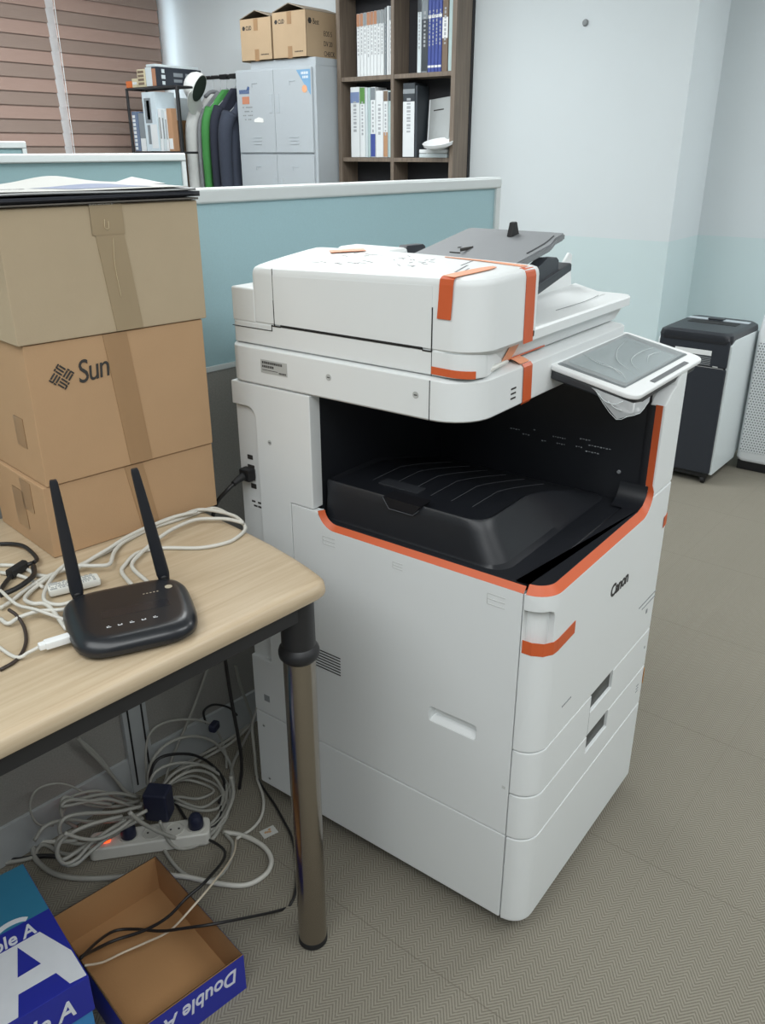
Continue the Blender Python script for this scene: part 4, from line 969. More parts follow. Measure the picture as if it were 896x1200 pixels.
# ================================================================== UNDER THE DESK
UC = {'floor_loop':[(-0.352,0.743,0.006),(-0.415,0.815,0.006),(-0.448,0.877,0.006),(-0.453,0.935,0.006),(-0.443,0.975,0.006),(-0.416,1.004,0.006),(-0.373,1.005,0.006)],'floor_loop2':[(-0.36,0.758,0.006),(-0.293,0.664,0.006),(-0.261,0.591,0.006),(-0.227,0.534,0.006),(-0.181,0.518,0.006),(-0.144,0.534,0.006),(-0.125,0.576,0.006),(-0.129,0.635,0.006),(-0.149,0.681,0.006)],'floor_mid':[(-0.24,0.798,0.006),(-0.271,0.727,0.006),(-0.282,0.653,0.006),(-0.256,0.598,0.006),(-0.206,0.603,0.006),(-0.162,0.635,0.006),(-0.149,0.675,0.006)],'thin_a':[(-0.236,0.916,0.03),(-0.297,0.923,0.079),(-0.357,0.931,0.158),(-0.396,0.935,0.186),(-0.429,0.939,0.187),(-0.445,0.941,0.153),(-0.437,0.94,0.105),(-0.406,0.936,0.077)],'drop_a':[(-0.303,0.954,0.241),(-0.29,0.952,0.207),(-0.265,0.949,0.154),(-0.237,0.946,0.086),(-0.215,0.943,0.031),(-0.192,0.927,0.006)],'drop_b':[(-0.293,0.958,0.222),(-0.265,0.954,0.168),(-0.241,0.951,0.103),(-0.22,0.949,0.043),(-0.2,0.938,0.006)],'wall_cord':[(0.045,0.911,0.26),(0.014,0.915,0.202),(-0.02,0.919,0.146),(-0.06,0.924,0.087),(-0.093,0.928,0.036),(-0.135,0.905,0.006)],'ring_a':[(-0.186,0.889,0.017),(-0.186,0.889,0.074),(-0.168,0.887,0.12),(-0.124,0.882,0.143),(-0.062,0.874,0.129),(-0.0,0.867,0.076),(0.028,0.849,0.006),(-0.033,0.768,0.006),(-0.098,0.727,0.006),(-0.149,0.714,0.006),(-0.196,0.738,0.006)],'ring_b':[(-0.184,0.899,0.056),(-0.174,0.898,0.152),(-0.151,0.895,0.194),(-0.1,0.889,0.192),(-0.029,0.88,0.154),(0.017,0.875,0.103),(0.038,0.872,0.024),(0.005,0.832,0.006)],'ring_c':[(-0.174,0.868,0.031),(-0.141,0.864,0.044),(-0.088,0.857,0.034),(-0.055,0.843,0.006),(-0.054,0.796,0.006),(-0.076,0.76,0.006),(-0.106,0.747,0.006),(-0.137,0.779,0.006),(-0.153,0.842,0.006)],'ring_d':[(-0.183,0.859,0.054),(-0.134,0.853,0.079),(-0.071,0.845,0.063),(-0.02,0.839,0.008),(-0.052,0.771,0.006),(-0.116,0.73,0.006),(-0.186,0.724,0.006),(-0.237,0.755,0.006)],'ring_e':[(-0.16,0.876,0.039),(-0.103,0.869,0.026),(-0.07,0.84,0.006),(-0.071,0.797,0.006),(-0.111,0.808,0.006),(-0.134,0.849,0.006),(-0.169,0.877,0.01)],'trunk_a':[(-0.141,0.894,0.028),(-0.096,0.888,0.046),(-0.04,0.882,0.048),(0.017,0.874,0.046),(0.077,0.867,0.05),(0.123,0.861,0.058)],'trunk_b':[(-0.139,0.884,0.02),(-0.071,0.875,0.042),(-0.003,0.867,0.042),(0.055,0.86,0.043),(0.114,0.852,0.063)],'fall_a':[(0.092,0.865,0.253),(0.101,0.864,0.191),(0.119,0.862,0.117),(0.129,0.861,0.057),(0.098,0.865,0.013),(0.024,0.83,0.006),(-0.04,0.777,0.006),(-0.084,0.771,0.006),(-0.13,0.786,0.006),(-0.148,0.889,0.006)],'fall_b':[(0.159,0.847,0.236),(0.155,0.847,0.156),(0.136,0.85,0.094),(0.12,0.852,0.054),(0.088,0.816,0.006),(0.03,0.751,0.006),(-0.013,0.687,0.006),(-0.055,0.649,0.006),(-0.098,0.635,0.006),(-0.146,0.642,0.006)],'blk_up':[(0.029,0.752,0.006),(0.01,0.71,0.006),(-0.015,0.647,0.006),(-0.042,0.591,0.006),(-0.066,0.545,0.006),(-0.103,0.501,0.006)],'blk_ring':[(-0.191,0.87,0.054),(-0.191,0.87,0.099),(-0.171,0.867,0.132),(-0.131,0.862,0.126),(-0.071,0.855,0.087),(-0.022,0.849,0.022),(-0.036,0.795,0.006),(-0.09,0.758,0.006)],'blk_ring2':[(-0.171,0.857,0.029),(-0.153,0.842,0.006),(-0.167,0.798,0.006),(-0.18,0.756,0.006),(-0.167,0.719,0.006),(-0.132,0.712,0.006),(-0.096,0.745,0.006)],'blk_ring3':[(0.013,0.905,0.108),(0.011,0.905,0.145),(0.041,0.902,0.149),(0.085,0.896,0.116),(0.108,0.894,0.079)],'left_a':[(-0.224,0.884,0.053),(-0.276,0.89,0.099),(-0.337,0.898,0.128),(-0.379,0.903,0.139),(-0.399,0.905,0.123)],'left_b':[(-0.227,0.874,0.049),(-0.287,0.882,0.073),(-0.345,0.889,0.118),(-0.385,0.894,0.166),(-0.399,0.895,0.16),(-0.402,0.896,0.119),(-0.378,0.893,0.076)],'left_c':[(-0.26,0.818,0.089),(-0.322,0.825,0.115),(-0.387,0.833,0.156),(-0.426,0.838,0.171),(-0.442,0.84,0.151),(-0.432,0.839,0.113),(-0.391,0.834,0.074),(-0.34,0.828,0.056),(-0.293,0.822,0.061)],'left_d':[(-0.234,0.855,0.031),(-0.294,0.862,0.05),(-0.354,0.87,0.086),(-0.4,0.875,0.125),(-0.448,0.881,0.142),(-0.476,0.885,0.121)],'left_e':[(-0.282,0.79,0.093),(-0.336,0.797,0.099),(-0.388,0.803,0.104),(-0.432,0.809,0.1),(-0.464,0.813,0.103),(-0.469,0.813,0.137),(-0.455,0.812,0.158),(-0.407,0.806,0.149),(-0.341,0.798,0.129)],'left_f':[(-0.23,0.865,0.03),(-0.298,0.873,0.106),(-0.34,0.878,0.131),(-0.402,0.886,0.157),(-0.38,0.883,0.161),(-0.3,0.873,0.093)],'left_g':[(-0.284,0.78,0.095),(-0.352,0.789,0.1),(-0.406,0.795,0.091),(-0.441,0.8,0.081),(-0.467,0.803,0.101),(-0.473,0.804,0.137),(-0.466,0.803,0.157),(-0.432,0.799,0.137)],'left_h':[(-0.2,0.895,0.006),(-0.25,0.907,0.053),(-0.299,0.913,0.109),(-0.35,0.92,0.132),(-0.382,0.923,0.126)],'plug_cord':[(-0.376,0.885,0.006),(-0.404,0.915,0.006),(-0.414,0.973,0.006),(-0.43,0.977,0.006),(-0.448,0.964,0.006),(-0.469,0.974,0.006),(-0.505,1.005,0.006)],'left_in':[(-0.393,0.961,0.006),(-0.432,1.005,0.006),(-0.48,1.047,0.006)],'front_drape':[(-0.338,0.742,0.174),(-0.316,0.739,0.131),(-0.277,0.734,0.075),(-0.226,0.728,0.014),(-0.205,0.696,0.006),(-0.174,0.686,0.006),(-0.116,0.71,0.006),(-0.084,0.711,0.051),(-0.086,0.711,0.108)],'blk_left':[(-0.493,1.025,0.006),(-0.479,0.988,0.006),(-0.443,0.957,0.006),(-0.418,0.923,0.006)],'blk_b2':[(-0.101,0.502,0.004),(-0.154,0.451,0.004),(-0.196,0.426,0.004),(-0.226,0.431,0.004),(-0.273,0.466,0.004)],'blk_b3':[(-0.37,0.442,0.097),(-0.415,0.498,0.085),(-0.433,0.547,0.06),(-0.447,0.615,0.03),(-0.473,0.642,0.03),(-0.522,0.62,0.065),(-0.577,0.583,0.105)],'blk_a2':[(-0.186,0.724,0.006),(-0.203,0.615,0.03),(-0.316,0.537,0.1),(-0.37,0.538,0.097),(-0.408,0.553,0.07),(-0.443,0.584,0.045),(-0.488,0.62,0.035),(-0.532,0.613,0.06),(-0.575,0.585,0.105)],'beige2':[(-0.146,0.642,0.006),(-0.207,0.586,0.04),(-0.31,0.529,0.09),(-0.383,0.512,0.096),(-0.422,0.533,0.06),(-0.456,0.568,0.035),(-0.494,0.589,0.03),(-0.54,0.579,0.06),(-0.581,0.565,0.104)],'drape_b':[(-0.271,0.739,0.098),(-0.259,0.737,0.04),(-0.242,0.724,0.006),(-0.209,0.698,0.006),(-0.154,0.701,0.006),(-0.097,0.717,0.01)],'drape_c':[(-0.466,0.773,0.2),(-0.435,0.769,0.163),(-0.401,0.765,0.138),(-0.359,0.759,0.133),(-0.323,0.755,0.139),(-0.291,0.751,0.138)],'left_i':[(-0.328,0.776,0.126),(-0.373,0.781,0.126),(-0.412,0.786,0.118),(-0.44,0.79,0.103),(-0.468,0.793,0.108),(-0.479,0.794,0.142),(-0.462,0.792,0.17),(-0.409,0.786,0.168),(-0.335,0.777,0.141)],'ring_f':[(-0.193,0.84,0.055),(-0.154,0.835,0.08),(-0.097,0.828,0.072),(-0.047,0.822,0.023),(-0.064,0.766,0.006),(-0.094,0.721,0.006),(-0.138,0.7,0.006),(-0.171,0.715,0.006)],'ring_g':[(-0.207,0.862,0.07),(-0.192,0.86,0.105),(-0.161,0.856,0.113),(-0.111,0.85,0.094),(-0.061,0.844,0.055),(-0.023,0.822,0.006),(-0.047,0.765,0.006),(-0.095,0.722,0.006)]}
FL = .0055
def z_(l, zs): return [(p[0], p[1], z) for p, z in zip(l, zs)]
grp = 'tangled grey cables under the desk'
LAB = {
 'floor_loop': ('grey cable sweeping in a wide arc around the left end of the power strip', .0052),
 'floor_loop2': ('pale thick cable looping on the carpet in front of the desk leg', .0050),
 'floor_mid': ('grey cable dropping in front of the power strip to the carpet', .0036),
 'thin_a': ('thin grey cable making a lone loop at the upper left of the tangle', .0022),
 'drop_a': ('grey cable hanging from the partition slot down to the black adapter', .0036),
 'drop_b': ('second grey cable hanging beside it from the partition slot', .0032),
 'wall_cord': ('straight grey cord running down the partition right of the joint post', .0030),
 'ring_a': ('largest upright grey ring of cable right of the joint post', .0036),
 'ring_b': ('thin grey ring of cable rising highest against the partition', .0026),
 'ring_c': ('inner grey coil lying right of the black adapter', .0034),
 'ring_d': ('outer grey coil lying right of the black adapter', .0034),
 'ring_e': ('smallest grey coil right of the black adapter', .0032),
 'trunk_a': ('upper grey cord running from the tangle to the copier', .0034),
 'trunk_b': ('lower grey cord running from the tangle to the copier', .0034),
 'fall_a': ('grey cable falling from the desk beside the copier into the coils', .0032),
 'fall_b': ('pale cable falling from the desk along the copier to the carpet', .0032),
 'left_a': ('grey cable arching left from the black adapter, topmost of the bunch', .0036),
 'left_b': ('grey cable bending back at the left end of the bunch', .0036),
 'left_c': ('grey cable drooping over the orange switch of the power strip', .0038),
 'left_d': ('grey cable running left from the adapter toward the wall cord', .0038),
 'left_e': ('grey cable forming the low left hook beside the power strip', .0040),
 'left_f': ('grey cable lying flat across the middle of the left bunch', .0036),
 'left_g': ('grey cable crossing in front of the power strip end', .0038),
 'left_h': ('grey cable highest at the back of the left bunch', .0034),
 'plug_cord': ('grey cord of the power strip leaving to the left', .0042),
 'left_in': ('white cord along the baseboard at the left edge of the photo', .0045),
 'drape_b': ('pale cable crossing in front of the strip sockets to the right coil', .0036),
 'drape_c': ('grey cable crossing the left half of the strip toward the adapter', .0036),
 'ring_f': ('wide grey coil behind the right plug of the strip', .0034),
 'ring_g': ('grey coil nearest the joint post on the right side of the tangle', .0032),
 'left_i': ('grey cable curling over the left end of the strip', .0036),
 'front_drape': ('pale cable draped in front across the power strip sockets', .0042),
}
for k, (lab, r) in LAB.items():
    m = CABLE if k in ('floor_loop2', 'left_in', 'fall_b') else CABLED
    r *= 1.12; pts = [(x, y, max(z, r+.0005)) for x, y, z in UC[k]]
    cable('power_cable', pts, r, m, lab, group=grp)
bl = 'black cables under the desk'
cable('power_cable', UC['blk_ring'], .0036, CABLEB, 'black cable ring arching over the coils right of the adapter', group=bl)
cable('power_cable', [(x, y, max(z, .0045)) for x, y, z in UC['blk_ring2']], .0036, CABLEB, 'black cable curling low from the navy plug', group=bl)
cable('power_cable', UC['blk_ring3'], .0030, CABLEB, 'short black cable loop against the partition near the copier', group=bl)
cable('power_cable', UC['blk_left'], .0050, CABLEB, 'black cable on the carpet at the left edge of the photo', group=bl)
cable('power_cable', UC['blk_up'][:5]+[(x, y, .0035) for x, y, z in UC['blk_b2'][:4]]+UC['blk_b3'], .0030, CABLEB, 'long black cable curving behind the chrome leg into the open carton lid', group=bl)
cable('power_cable', UC['blk_a2'], .0032, CABLEB, 'black cable running straight from the coils into the open carton lid', group=bl)
cable('power_cable', UC['beige2'], .0022, BEIGE, 'thin beige cable running into the open carton lid', group=bl)
# power strip
ps_ = thing('power_strip', (-.384, .853, 0), R(-42), 'white power strip with a glowing orange switch on the carpet under the desk', 'power strip')
b = BM(); prism(b, rpoly([(0, 0), (.262, 0), (.262, .056), (0, .056)], .012, 5), .002, .036, .005, 3); obj('strip_body', b, mat('strip_white', rgb(206, 205, 198), .45), ps_)
b = BM(); prism(b, rpoly([(.020, .016), (.046, .016), (.046, .040), (.020, .040)], .004, 3), .034, .041, .002); obj('switch', b, GLOW, ps_, label='glowing orange rocker switch')
for x in (.085, .135, .185, .232):
    b = BM(); lathe(b, [(.0205, .035), (.0205, .0385), (.018, .0385), (.0175, .0365)], 24, Matrix.Translation((x, .028, 0))); o = obj('socket', b, mat('strip_white2', rgb(190, 189, 182), .5), ps_)
    b = BM(); lathe(b, [(.0025, .036), (.0025, .0373)], 8, Matrix.Translation((x-.009, .028, 0))); lathe(b, [(.0025, .036), (.0025, .0373)], 8, Matrix.Translation((x+.009, .028, 0))); obj('socket_hole', b, INK, o)
b = BM(); lathe(b, [(.009, 0), (.010, .006), (.0085, .012), (.0095, .018), (.0075, .024), (.0085, .03), (.006, .036), (.005, .045)], 16, frame((0, .028, .018), (0, 1, 0), (0, 0, 1))); obj('cord_grip', b, mat('strip_white2', rgb(190, 189, 182), .5), ps_)
# plugs in it
def plug(name, c, rz, size, label):
    b = BM(); obox(b, size, Matrix.Translation(c) @ Matrix.Rotation(rz, 4, 'Z'), .006, 3)
    o = obj(name, b, NAVY, None, label, 'plug'); return o
plug('power_adapter', (-.222, .806, .0785), R(-60), (.056, .046, .076), 'navy black power adapter standing in the middle of the power strip')
for (s, lab) in ((.232, 'round navy plug at the right end of the power strip'), (.085, 'low navy plug beside the glowing switch')):
    cx = -.384+s*math.cos(R(-42))-.028*math.sin(R(-42)); cy = .853+s*math.sin(R(-42))+.028*math.cos(R(-42))
    b = BM(); lathe(b, [(.0165, .0375), (.017, .045), (.0165, .058), (.011, .068), (.004, .07)], 20, Matrix.Translation((cx, cy, 0)))
    obj('power_plug', b, NAVY, None, lab, 'plug')
plug('power_plug', (.002, .860, .125), R(20), (.03, .02, .022), 'small black plug hanging in the upper cable rings')
b = BM(); obox(b, (.036, .026, .0012), Matrix.Translation((-.083, .601, .0012)) @ Matrix.Rotation(R(-18), 4, 'Z'))
tg = obj('paper_tag', b, PAPER, None, 'small white paper tag lying on the carpet behind the chrome leg', 'paper')
b = BM()
for k in range(4): obox(b, (.006, .005, .0003), Matrix.Translation((-.006+.004*k, .004-.003*(k % 3), .0014)))
obj('tag_print', b, mat('tag_brown', rgb(190, 150, 110), .7), tg)

# ================================================================== PAPER CARTONS ON THE CARPET
def hollow(b, w, d, h, t, open_top=True):
    for a in ((0, w, 0, t), (0, w, d-t, d), (0, t, t, d-t), (w-t, w, t, d-t)): box(b, a[0], a[1], a[2], a[3], 0, h)
    box(b, t, w-t, t, d-t, 0, t); return b
LA = R(-10.)
ld = thing('carton_lid', (-.389, .365, 0), LA, 'upside down blue paper carton lid, open, brown inside, lying on the carpet', 'box')
lw, ldp, lh, t = .222, .318, .088, .003
b = BM()
for (x0, x1, y0, y1) in ((-lw, 0, 0, t), (-lw, 0, ldp-t, ldp), (-lw, -lw+t, t, ldp-t), (-t, 0, t, ldp-t)): box(b, x0, x1, y0, y1, .0, lh)
box(b, -lw+t, -t, t, ldp-t, .0, t)
obj('lid_inside', b, CARDIN, ld)
b = BM()
for (x0, x1, y0, y1) in ((-lw-.0008, .0008, -.0008, .0003), (-lw-.0008, .0008, ldp-.0003, ldp+.0008), (-lw-.0008, -lw+.0003, 0, ldp), (-.0003, .0008, 0, ldp)): box(b, x0, x1, y0, y1, .0, lh-.0006)
obj('blue_sleeve', b, BLUE, ld)
b = BM(); text_bm(b, 'Double A', .046, frame((-.015, -.0011, .068), (-1, 0, 0), (0, 0, -1)), shear=.18, bold=.0008, sx=.82); obj('lettering', b, mat('letter_pale', rgb(206, 208, 222), .5), ld, smooth=False)
# the carton of paper with its lid on
AA = math.atan2(.2955, .0664)-math.pi/2
ab = thing('paper_carton', (-.633, .4527, 0), AA, 'blue copy paper carton with a large white letter A on its lid', 'box')
aw, ad_, ah = .225, .303, .22
obj('carton_base', box(BM(), -aw+.004, -.004, .004, ad_-.004, 0, ah-.02, .001), BLUEL, ab)
b = BM(); box(b, -aw, 0, 0, ad_, ah-.078, ah, .0015); lidp = obj('lid', b, BLUE, ab)
b = BM(); box(b, -aw+.001, -.001, .172, ad_-.001, ah-.001, ah+.0006); obj('teal_field', b, CTEAL, lidp)
LT = mat('letter_white', rgb(214, 218, 224), .45)
b = BM(); TM = Matrix.Translation((0, 0, ah+.0003))
shape_bm(b, [(-.030, .134), (-.003, .064), (-.002, .004), (-.028, .007), (-.038, .040), (-.097, .041), (-.112, -.0) if False else (-.110, .003), (-.140, .003), (-.098, .134)], TM, .0006, holes=[[(-.069, .128), (-.050, .072), (-.088, .071)]])
text_bm(b, 'Double A', .036, frame((-.034, .1375, ah+.0003), (1, .0, 0), (0, 1, 0)), shear=.2, bold=.0006, sx=.9, ext=.0005, align='RIGHT')
text_bm(b, 'Double A', .050, frame((-.030, -.0006, ah-.060), (1, 0, 0), (0, 0, 1)), shear=.2, bold=.0008, sx=.85, ext=.0004, align='RIGHT')
pts = []
for k in range(13): a = R(150-120*k/12); pts.append((-.064+.034*math.cos(a), .166+.022*math.sin(a)))
for k in range(13): a = R(30+120*k/12); pts.append((-.064+.027*math.cos(a), .164+.014*math.sin(a)))
shape_bm(b, pts, TM @ Matrix.Translation((0, 0, .0005)), .0006)
obj('lettering', b, LT, lidp, smooth=False)

# ================================================================== BOOKSHELF (against the right wall, front at X = 2.9)
KB = 1.03; BX = 2.9*KB+1.0901*(KB-1)
sy_ = lambda y: (y+.481)*KB-.481
sz_ = lambda z: (z-1.437)*KB+1.437
bs = thing('bookshelf', (3.11, 2.515, 0), 0, 'tall walnut brown bookshelf with two columns of open cells against the white wall', 'bookshelf')
ox, oy = 3.11, 2.515
y0, y1 = sy_(2.045), sy_(2.815)
def bpart(name, x0, x1, a, c, z0, z1, m=WALNUT, bev=.0015): return obj(name, box(BM(), x0-ox, x1-ox, a-oy, c-oy, z0, z1, bev), m, bs)
HB = 2.30
for a in (y0, y1-.026): bpart('side_panel', BX, 3.172, a, a+.026, 0, HB)
ym = sy_(2.440)
bpart('divider', BX+.004, 3.165, ym-.011, ym+.011, .05, HB-.02)
for z in (.05, .53, .95, sz_(1.378), sz_(1.783), sz_(2.20)): bpart('shelf_board', BX+.006, 3.165, y0+.026, y1-.026, z, z+.022)
bpart('top_board', BX, 3.198, y0, y1, HB, HB+.022)
bpart('back_board', 3.166, 3.198, y0+.0, y1-.0, .0, HB, mat('shelf_back_dark', rgb(40, 40, 44), .7), 0)
bpart('plinth', BX+.02, 3.19, y0+.026, y1-.026, 0, .05)
GREEN = mat('book_green', rgb(88, 140, 70), .5); BNAVY = mat('book_blue', rgb(62, 78, 150), .5); TAN = mat('book_tan', rgb(184, 142, 108), .6); BKG = mat('book_grey', rgb(128, 136, 142), .5); BKD = mat('book_dark', rgb(54, 60, 66), .5)
BRN = mat('book_brown', rgb(120, 102, 86), .6); WB = mat('book_white', rgb(224, 228, 230), .5, var=.02); WB2 = mat('book_cool_white', rgb(204, 214, 218), .5); LTE = mat('book_pale_teal', rgb(176, 196, 196), .5); RUST = mat('book_rust', rgb(176, 126, 96), .6); OCH = mat('book_slate', rgb(140, 146, 150), .6)
def ypx(px): return sy_(2.783-(px-400)*.00565)
def zpy(py): return sz_(1.80-(max(py, 2)-92)*.00435)
def book(px0, px1, py0, zb, m, label, group, bands=(), dep=.11, lean=0., x=None, name='book', printed=True):
    ya, yb = ypx(px1)+.0006, ypx(px0)-.0006; h = zpy(py0)-zb; w_ = yb-ya; xx = x or BX+.03
    r = thing(name, (xx+dep/2, (ya+yb)/2, zb+.0005), 0, label, 'book', group)
    r.rotation_euler = (lean, 0, 0)
    b = BM(); box(b, -dep/2, dep/2, -w_/2, w_/2, 0, h, min(.002, w_*.12), 1)
    obj('cover', b, m, r)
    for (f0, f1, mm) in bands:
        b = BM(); box(b, -dep/2-.0007, -dep/2+.001, -w_/2+.0008, w_/2-.0008, h*f0, h*f1); obj('spine_label', b, mm, r)
    if printed:
        b = BM(); z = h*.8
        while z > h*.35:
            g = random.uniform(.006, .016); box(b, -dep/2-.001, -dep/2, -w_*.16, w_*.16, z-g, z); z -= g+random.uniform(.004, .012)
        obj('spine_print', b, mat('spine_print_grey', rgb(168, 172, 176), .7), r)
    return r
zt, zl = sz_(1.783)+.0225, sz_(1.378)+.0225
g1 = 'white journals on the upper left shelf'
tops = [RUST, RUST, OCH, RUST, RUST, RUST, OCH, OCH]
for k in range(8):
    x0 = 415.3+k*4.05
    book(x0, x0+3.9, 22.5-.25*k, zt, WB, ['white journal with a rust top band, first from the left in the upper left cell', 'white journal with a rust top band, second from the left in the upper left cell', 'white journal with a slate top band, third from the left in the upper left cell', 'white journal with a rust top band, fourth from the left in the upper left cell', 'white journal with a rust top band, fifth from the left in the upper left cell', 'white journal with a rust top band, sixth from the left in the upper left cell', 'white journal with a slate top band, seventh from the left in the upper left cell', 'white journal with a slate top band, eighth from the left in the upper left cell'][k], g1, [(.80, .995, tops[k])])
book(448.3, 450.6, 19, zt, BKG, 'slim grey book right of the row of white journals', 'books on the upper left shelf', [(.78, .99, OCH)])
book(451, 453.4, 17.8, zt, WB, 'thin all white booklet right of the slim grey book in the upper left cell', 'books on the upper left shelf', printed=False)
book(453.8, 458, 18.2, zt, WB, 'white book with slate top at the divider of the upper left cell', 'books on the upper left shelf', [(.80, .99, OCH)])
g2 = 'books on the upper right shelf'
book(485.5, 490, 12, zt, WB2, 'white book with black top, leftmost in the upper right cell', g2, [(.8, .99, BKD)])
book(490.3, 496.8, 12, zt, BKG, 'grey book with a dark lower half beside the blue volumes', g2, [(.02, .7, BKD)])
for k in range(4):
    x0 = 497.2+k*3.75; book(x0, x0+3.6, 11.6-.2*k, zt, BNAVY, ['blue volume of the set of four, leftmost beside the grey book', 'blue volume of the set of four, second from the left', 'blue volume of the set of four, third from the left', 'blue volume of the set of four, rightmost beside the brown book'][k], g2, [(.70, .74, PWHITE), (.06, .09, PWHITE)])
book(512.4, 518.6, 9.6, zt, BRN, 'brown book with a white label right of the blue volumes', g2, [(.42, .68, PWHITE)])
book(519.2, 523.2, -3, zt, LTE, 'tall pale teal book in the upper right cell', g2, printed=False)
book(523.8, 526.2, -3, zt, WB, 'tall thin white book against the right side panel of the upper cell', g2, printed=False)
g3 = 'books on the lower left shelf'
book(406.4, 417.6, 102.2, zl, WB, 'thick white binder with a small blue label, leftmost in the lower left cell', g3, [(.78, .93, mat('label_slate_blue', rgb(120, 138, 176), .5))])
book(418.2, 424.4, 102.8, zl, WB, 'white book with a green top band in the lower left cell', g3, [(.77, .995, GREEN)])
book(424.8, 427.8, 103.4, zl, WB2, 'thin cool white booklet right of the green topped book', g3, printed=False)
book(428.1, 431, 103.4, zl, LTE, 'thin pale teal booklet right of the cool white one', g3, printed=False)
book(431.3, 437.2, 103.2, zl, WB, 'white book with grey top and blue lower label in the lower left cell', g3, [(.82, .99, BKG), (.01, .34, BNAVY)])
book(437.6, 446.6, 107.6, zl, WB, 'wide white book right of the blue labelled one', g3)
book(447, 452.2, 107.4, zl, WB, 'white book with brown top and tan foot in the lower left cell', g3, [(.84, .99, BRN), (.01, .38, TAN)])
book(452.6, 455.8, 108.2, zl, LTE, 'thin pale teal book next to the brown topped one', g3, [(.85, .98, BKD)], printed=False)
book(456, 458.2, 107.6, zl, WB, 'thin white book against the divider of the lower left cell', g3, printed=False)
g4 = 'files on the lower right shelf'
book(470, 483.6, 100.8, zl, BKD, 'dark grey box file with a white lower label in the lower right cell', g4, [(.01, .755, WB), (.86, .92, OCH)], dep=.11)
book(484, 486.6, 104, zl, BKD, 'dark slim file right of the white labelled box file', g4, dep=.11, printed=False)
# leaning grey folder whose cover is seen, and the white things in front of it
r = thing('ring_binder', (BX+.075, sy_(2.185), zl+.001), 0, 'grey file leaning in the lower right cell with its cover showing', 'binder', g4)
b = BM(); box(b, -.006, .006, -.082, .082, 0, .30, .003); o = obj('cover', b, mat('file_grey', rgb(168, 172, 172), .5), r)
b = BM(); box(b, -.0068, -.0058, -.03, .05, .238, .244); obj('title_print', b, INK, r)
b = BM(); box(b, -.008, .03, .082, .089, 0, .30, .002); obj('spine', b, WB, r)
r.rotation_euler = (R(-4), R(7), R(-14))
b = BM(); M_ = Matrix.Translation((BX+.075, 2.15, zl+.058))
lathe(b, [(.006, 0), (.05, .004), (.082, .020), (.088, .036), (.084, .038), (.05, .012), (.006, .008)], 28, Matrix.Translation((BX+.0, sy_(2.13), zl+.045)) @ Matrix.Rotation(R(-14), 4, 'Y'))
obj('serving_bowl', b, mat('glossy_white', rgb(236, 238, 240), .2), None, 'round white dish resting on white paper packs in the lower right cell', 'dish')
for k, (dz, m, lab) in enumerate(((0, WB2, 'lower white paper pack under the round dish'), (.022, WB, 'upper white paper pack under the round dish'))):
    b = BM(); box(b, BX+.005, BX+.055, sy_(2.085), sy_(2.262), zl+.0005+dz, zl+.020+dz, .003); obj('paper_pack', b, m, None, lab, 'paper', 'paper packs on the lower right shelf')

# ================================================================== METAL LOCKER
LM_ = mat('locker_paint', rgb(176, 183, 188), .4, var=.015)
lk = thing('metal_locker', (3.02, 3.245, 0), 0, 'pale grey steel locker with four doors and stickers, left of the bookshelf', 'locker')
lx, ly = 3.02, 3.245
FXk = 2.85; a0, a1 = 2.93, 3.56
def lp(name, x0, x1, ya, yb, z0, z1, m=LM_, bev=.003, par=lk): return obj(name, box(BM(), x0-lx, x1-lx, ya-ly, yb-ly, z0, z1, bev), m, par)
lp('locker_body', FXk+.004, 3.19, a0, a1, .04, 1.872)
lp('base', FXk+.02, 3.18, a0+.01, a1-.01, 0, .04, DARKMETAL)
lp('top_rail', FXk+.012, 3.18, a0+.004, 3.437, 1.872, 1.912)
am = (a0+a1)/2
for (z0, z1) in ((1.425, 1.862), (.98, 1.412)):
    for (ya, yb, s) in ((a0+.022, am-.001, 1), (am+.001, a1-.012, -1)):
        d = lp('door', FXk-.008, FXk+.006, ya, yb, z0, z1, LM_, .002)
        yh = (am-.028) if s == 1 else (am+.028); up = z1-.11*((z1-z0)/.437)
        h = lp('handle', FXk-.010, FXk-.006, yh-.013, yh+.013, z1-.225, z1-.125, LM_, .0015, d)
        lp('handle_dish', FXk-.0106, FXk-.0095, yh-.008, yh+.008, z1-.218, z1-.135, mat('locker_shade', rgb(176, 184, 190), .45), 0, h)
        yc = (ya+yb)/2
        for k in range(3): lp('vent_louvre', FXk-.0105, FXk-.007, yc-.035, yc+.035, z0+.045+.018*k, z0+.048+.018*k, mat('locker_shade', rgb(176, 184, 190), .45), .0005, d)
        lp('label_holder', FXk-.0105, FXk-.007, yc-.02, yc+.022, z1-.065, z1-.062, mat('locker_shade', rgb(176, 184, 190), .45), .0005, d); lp('label_holder', FXk-.0105, FXk-.007, yc+.020, yc+.022, z1-.085, z1-.062, mat('locker_shade', rgb(176, 184, 190), .45), .0005, d)
SM = lambda y, z: frame((FXk-.0086-lx, y-ly, z), (0, -1, 0), (0, 0, 1))
b = BM(); shape_bm(b, [(-.055, .0), (.05, 0), (.05, -.13)], SM(3.01, 1.852)); st = obj('sticker', b, mat('sticker_blue', rgb(120, 164, 200), .4), lk, label='blue triangular sticker on the right upper door', smooth=False)
b = BM(); lathe(b, [(.02, 0), (.02, .0008)], 18, SM(3.005, 1.755)); obj('sticker_mark', b, mat('sticker_orange', rgb(226, 168, 128), .5), st)
b = BM()
for k in range(5): shape_bm(b, [(-.015+.011*k, 0), (-.008+.011*k, 0), (-.008+.011*k, .013), (-.015+.011*k, .013)], SM(3.012, 1.828) @ Matrix.Translation((0, 0, .0006)))
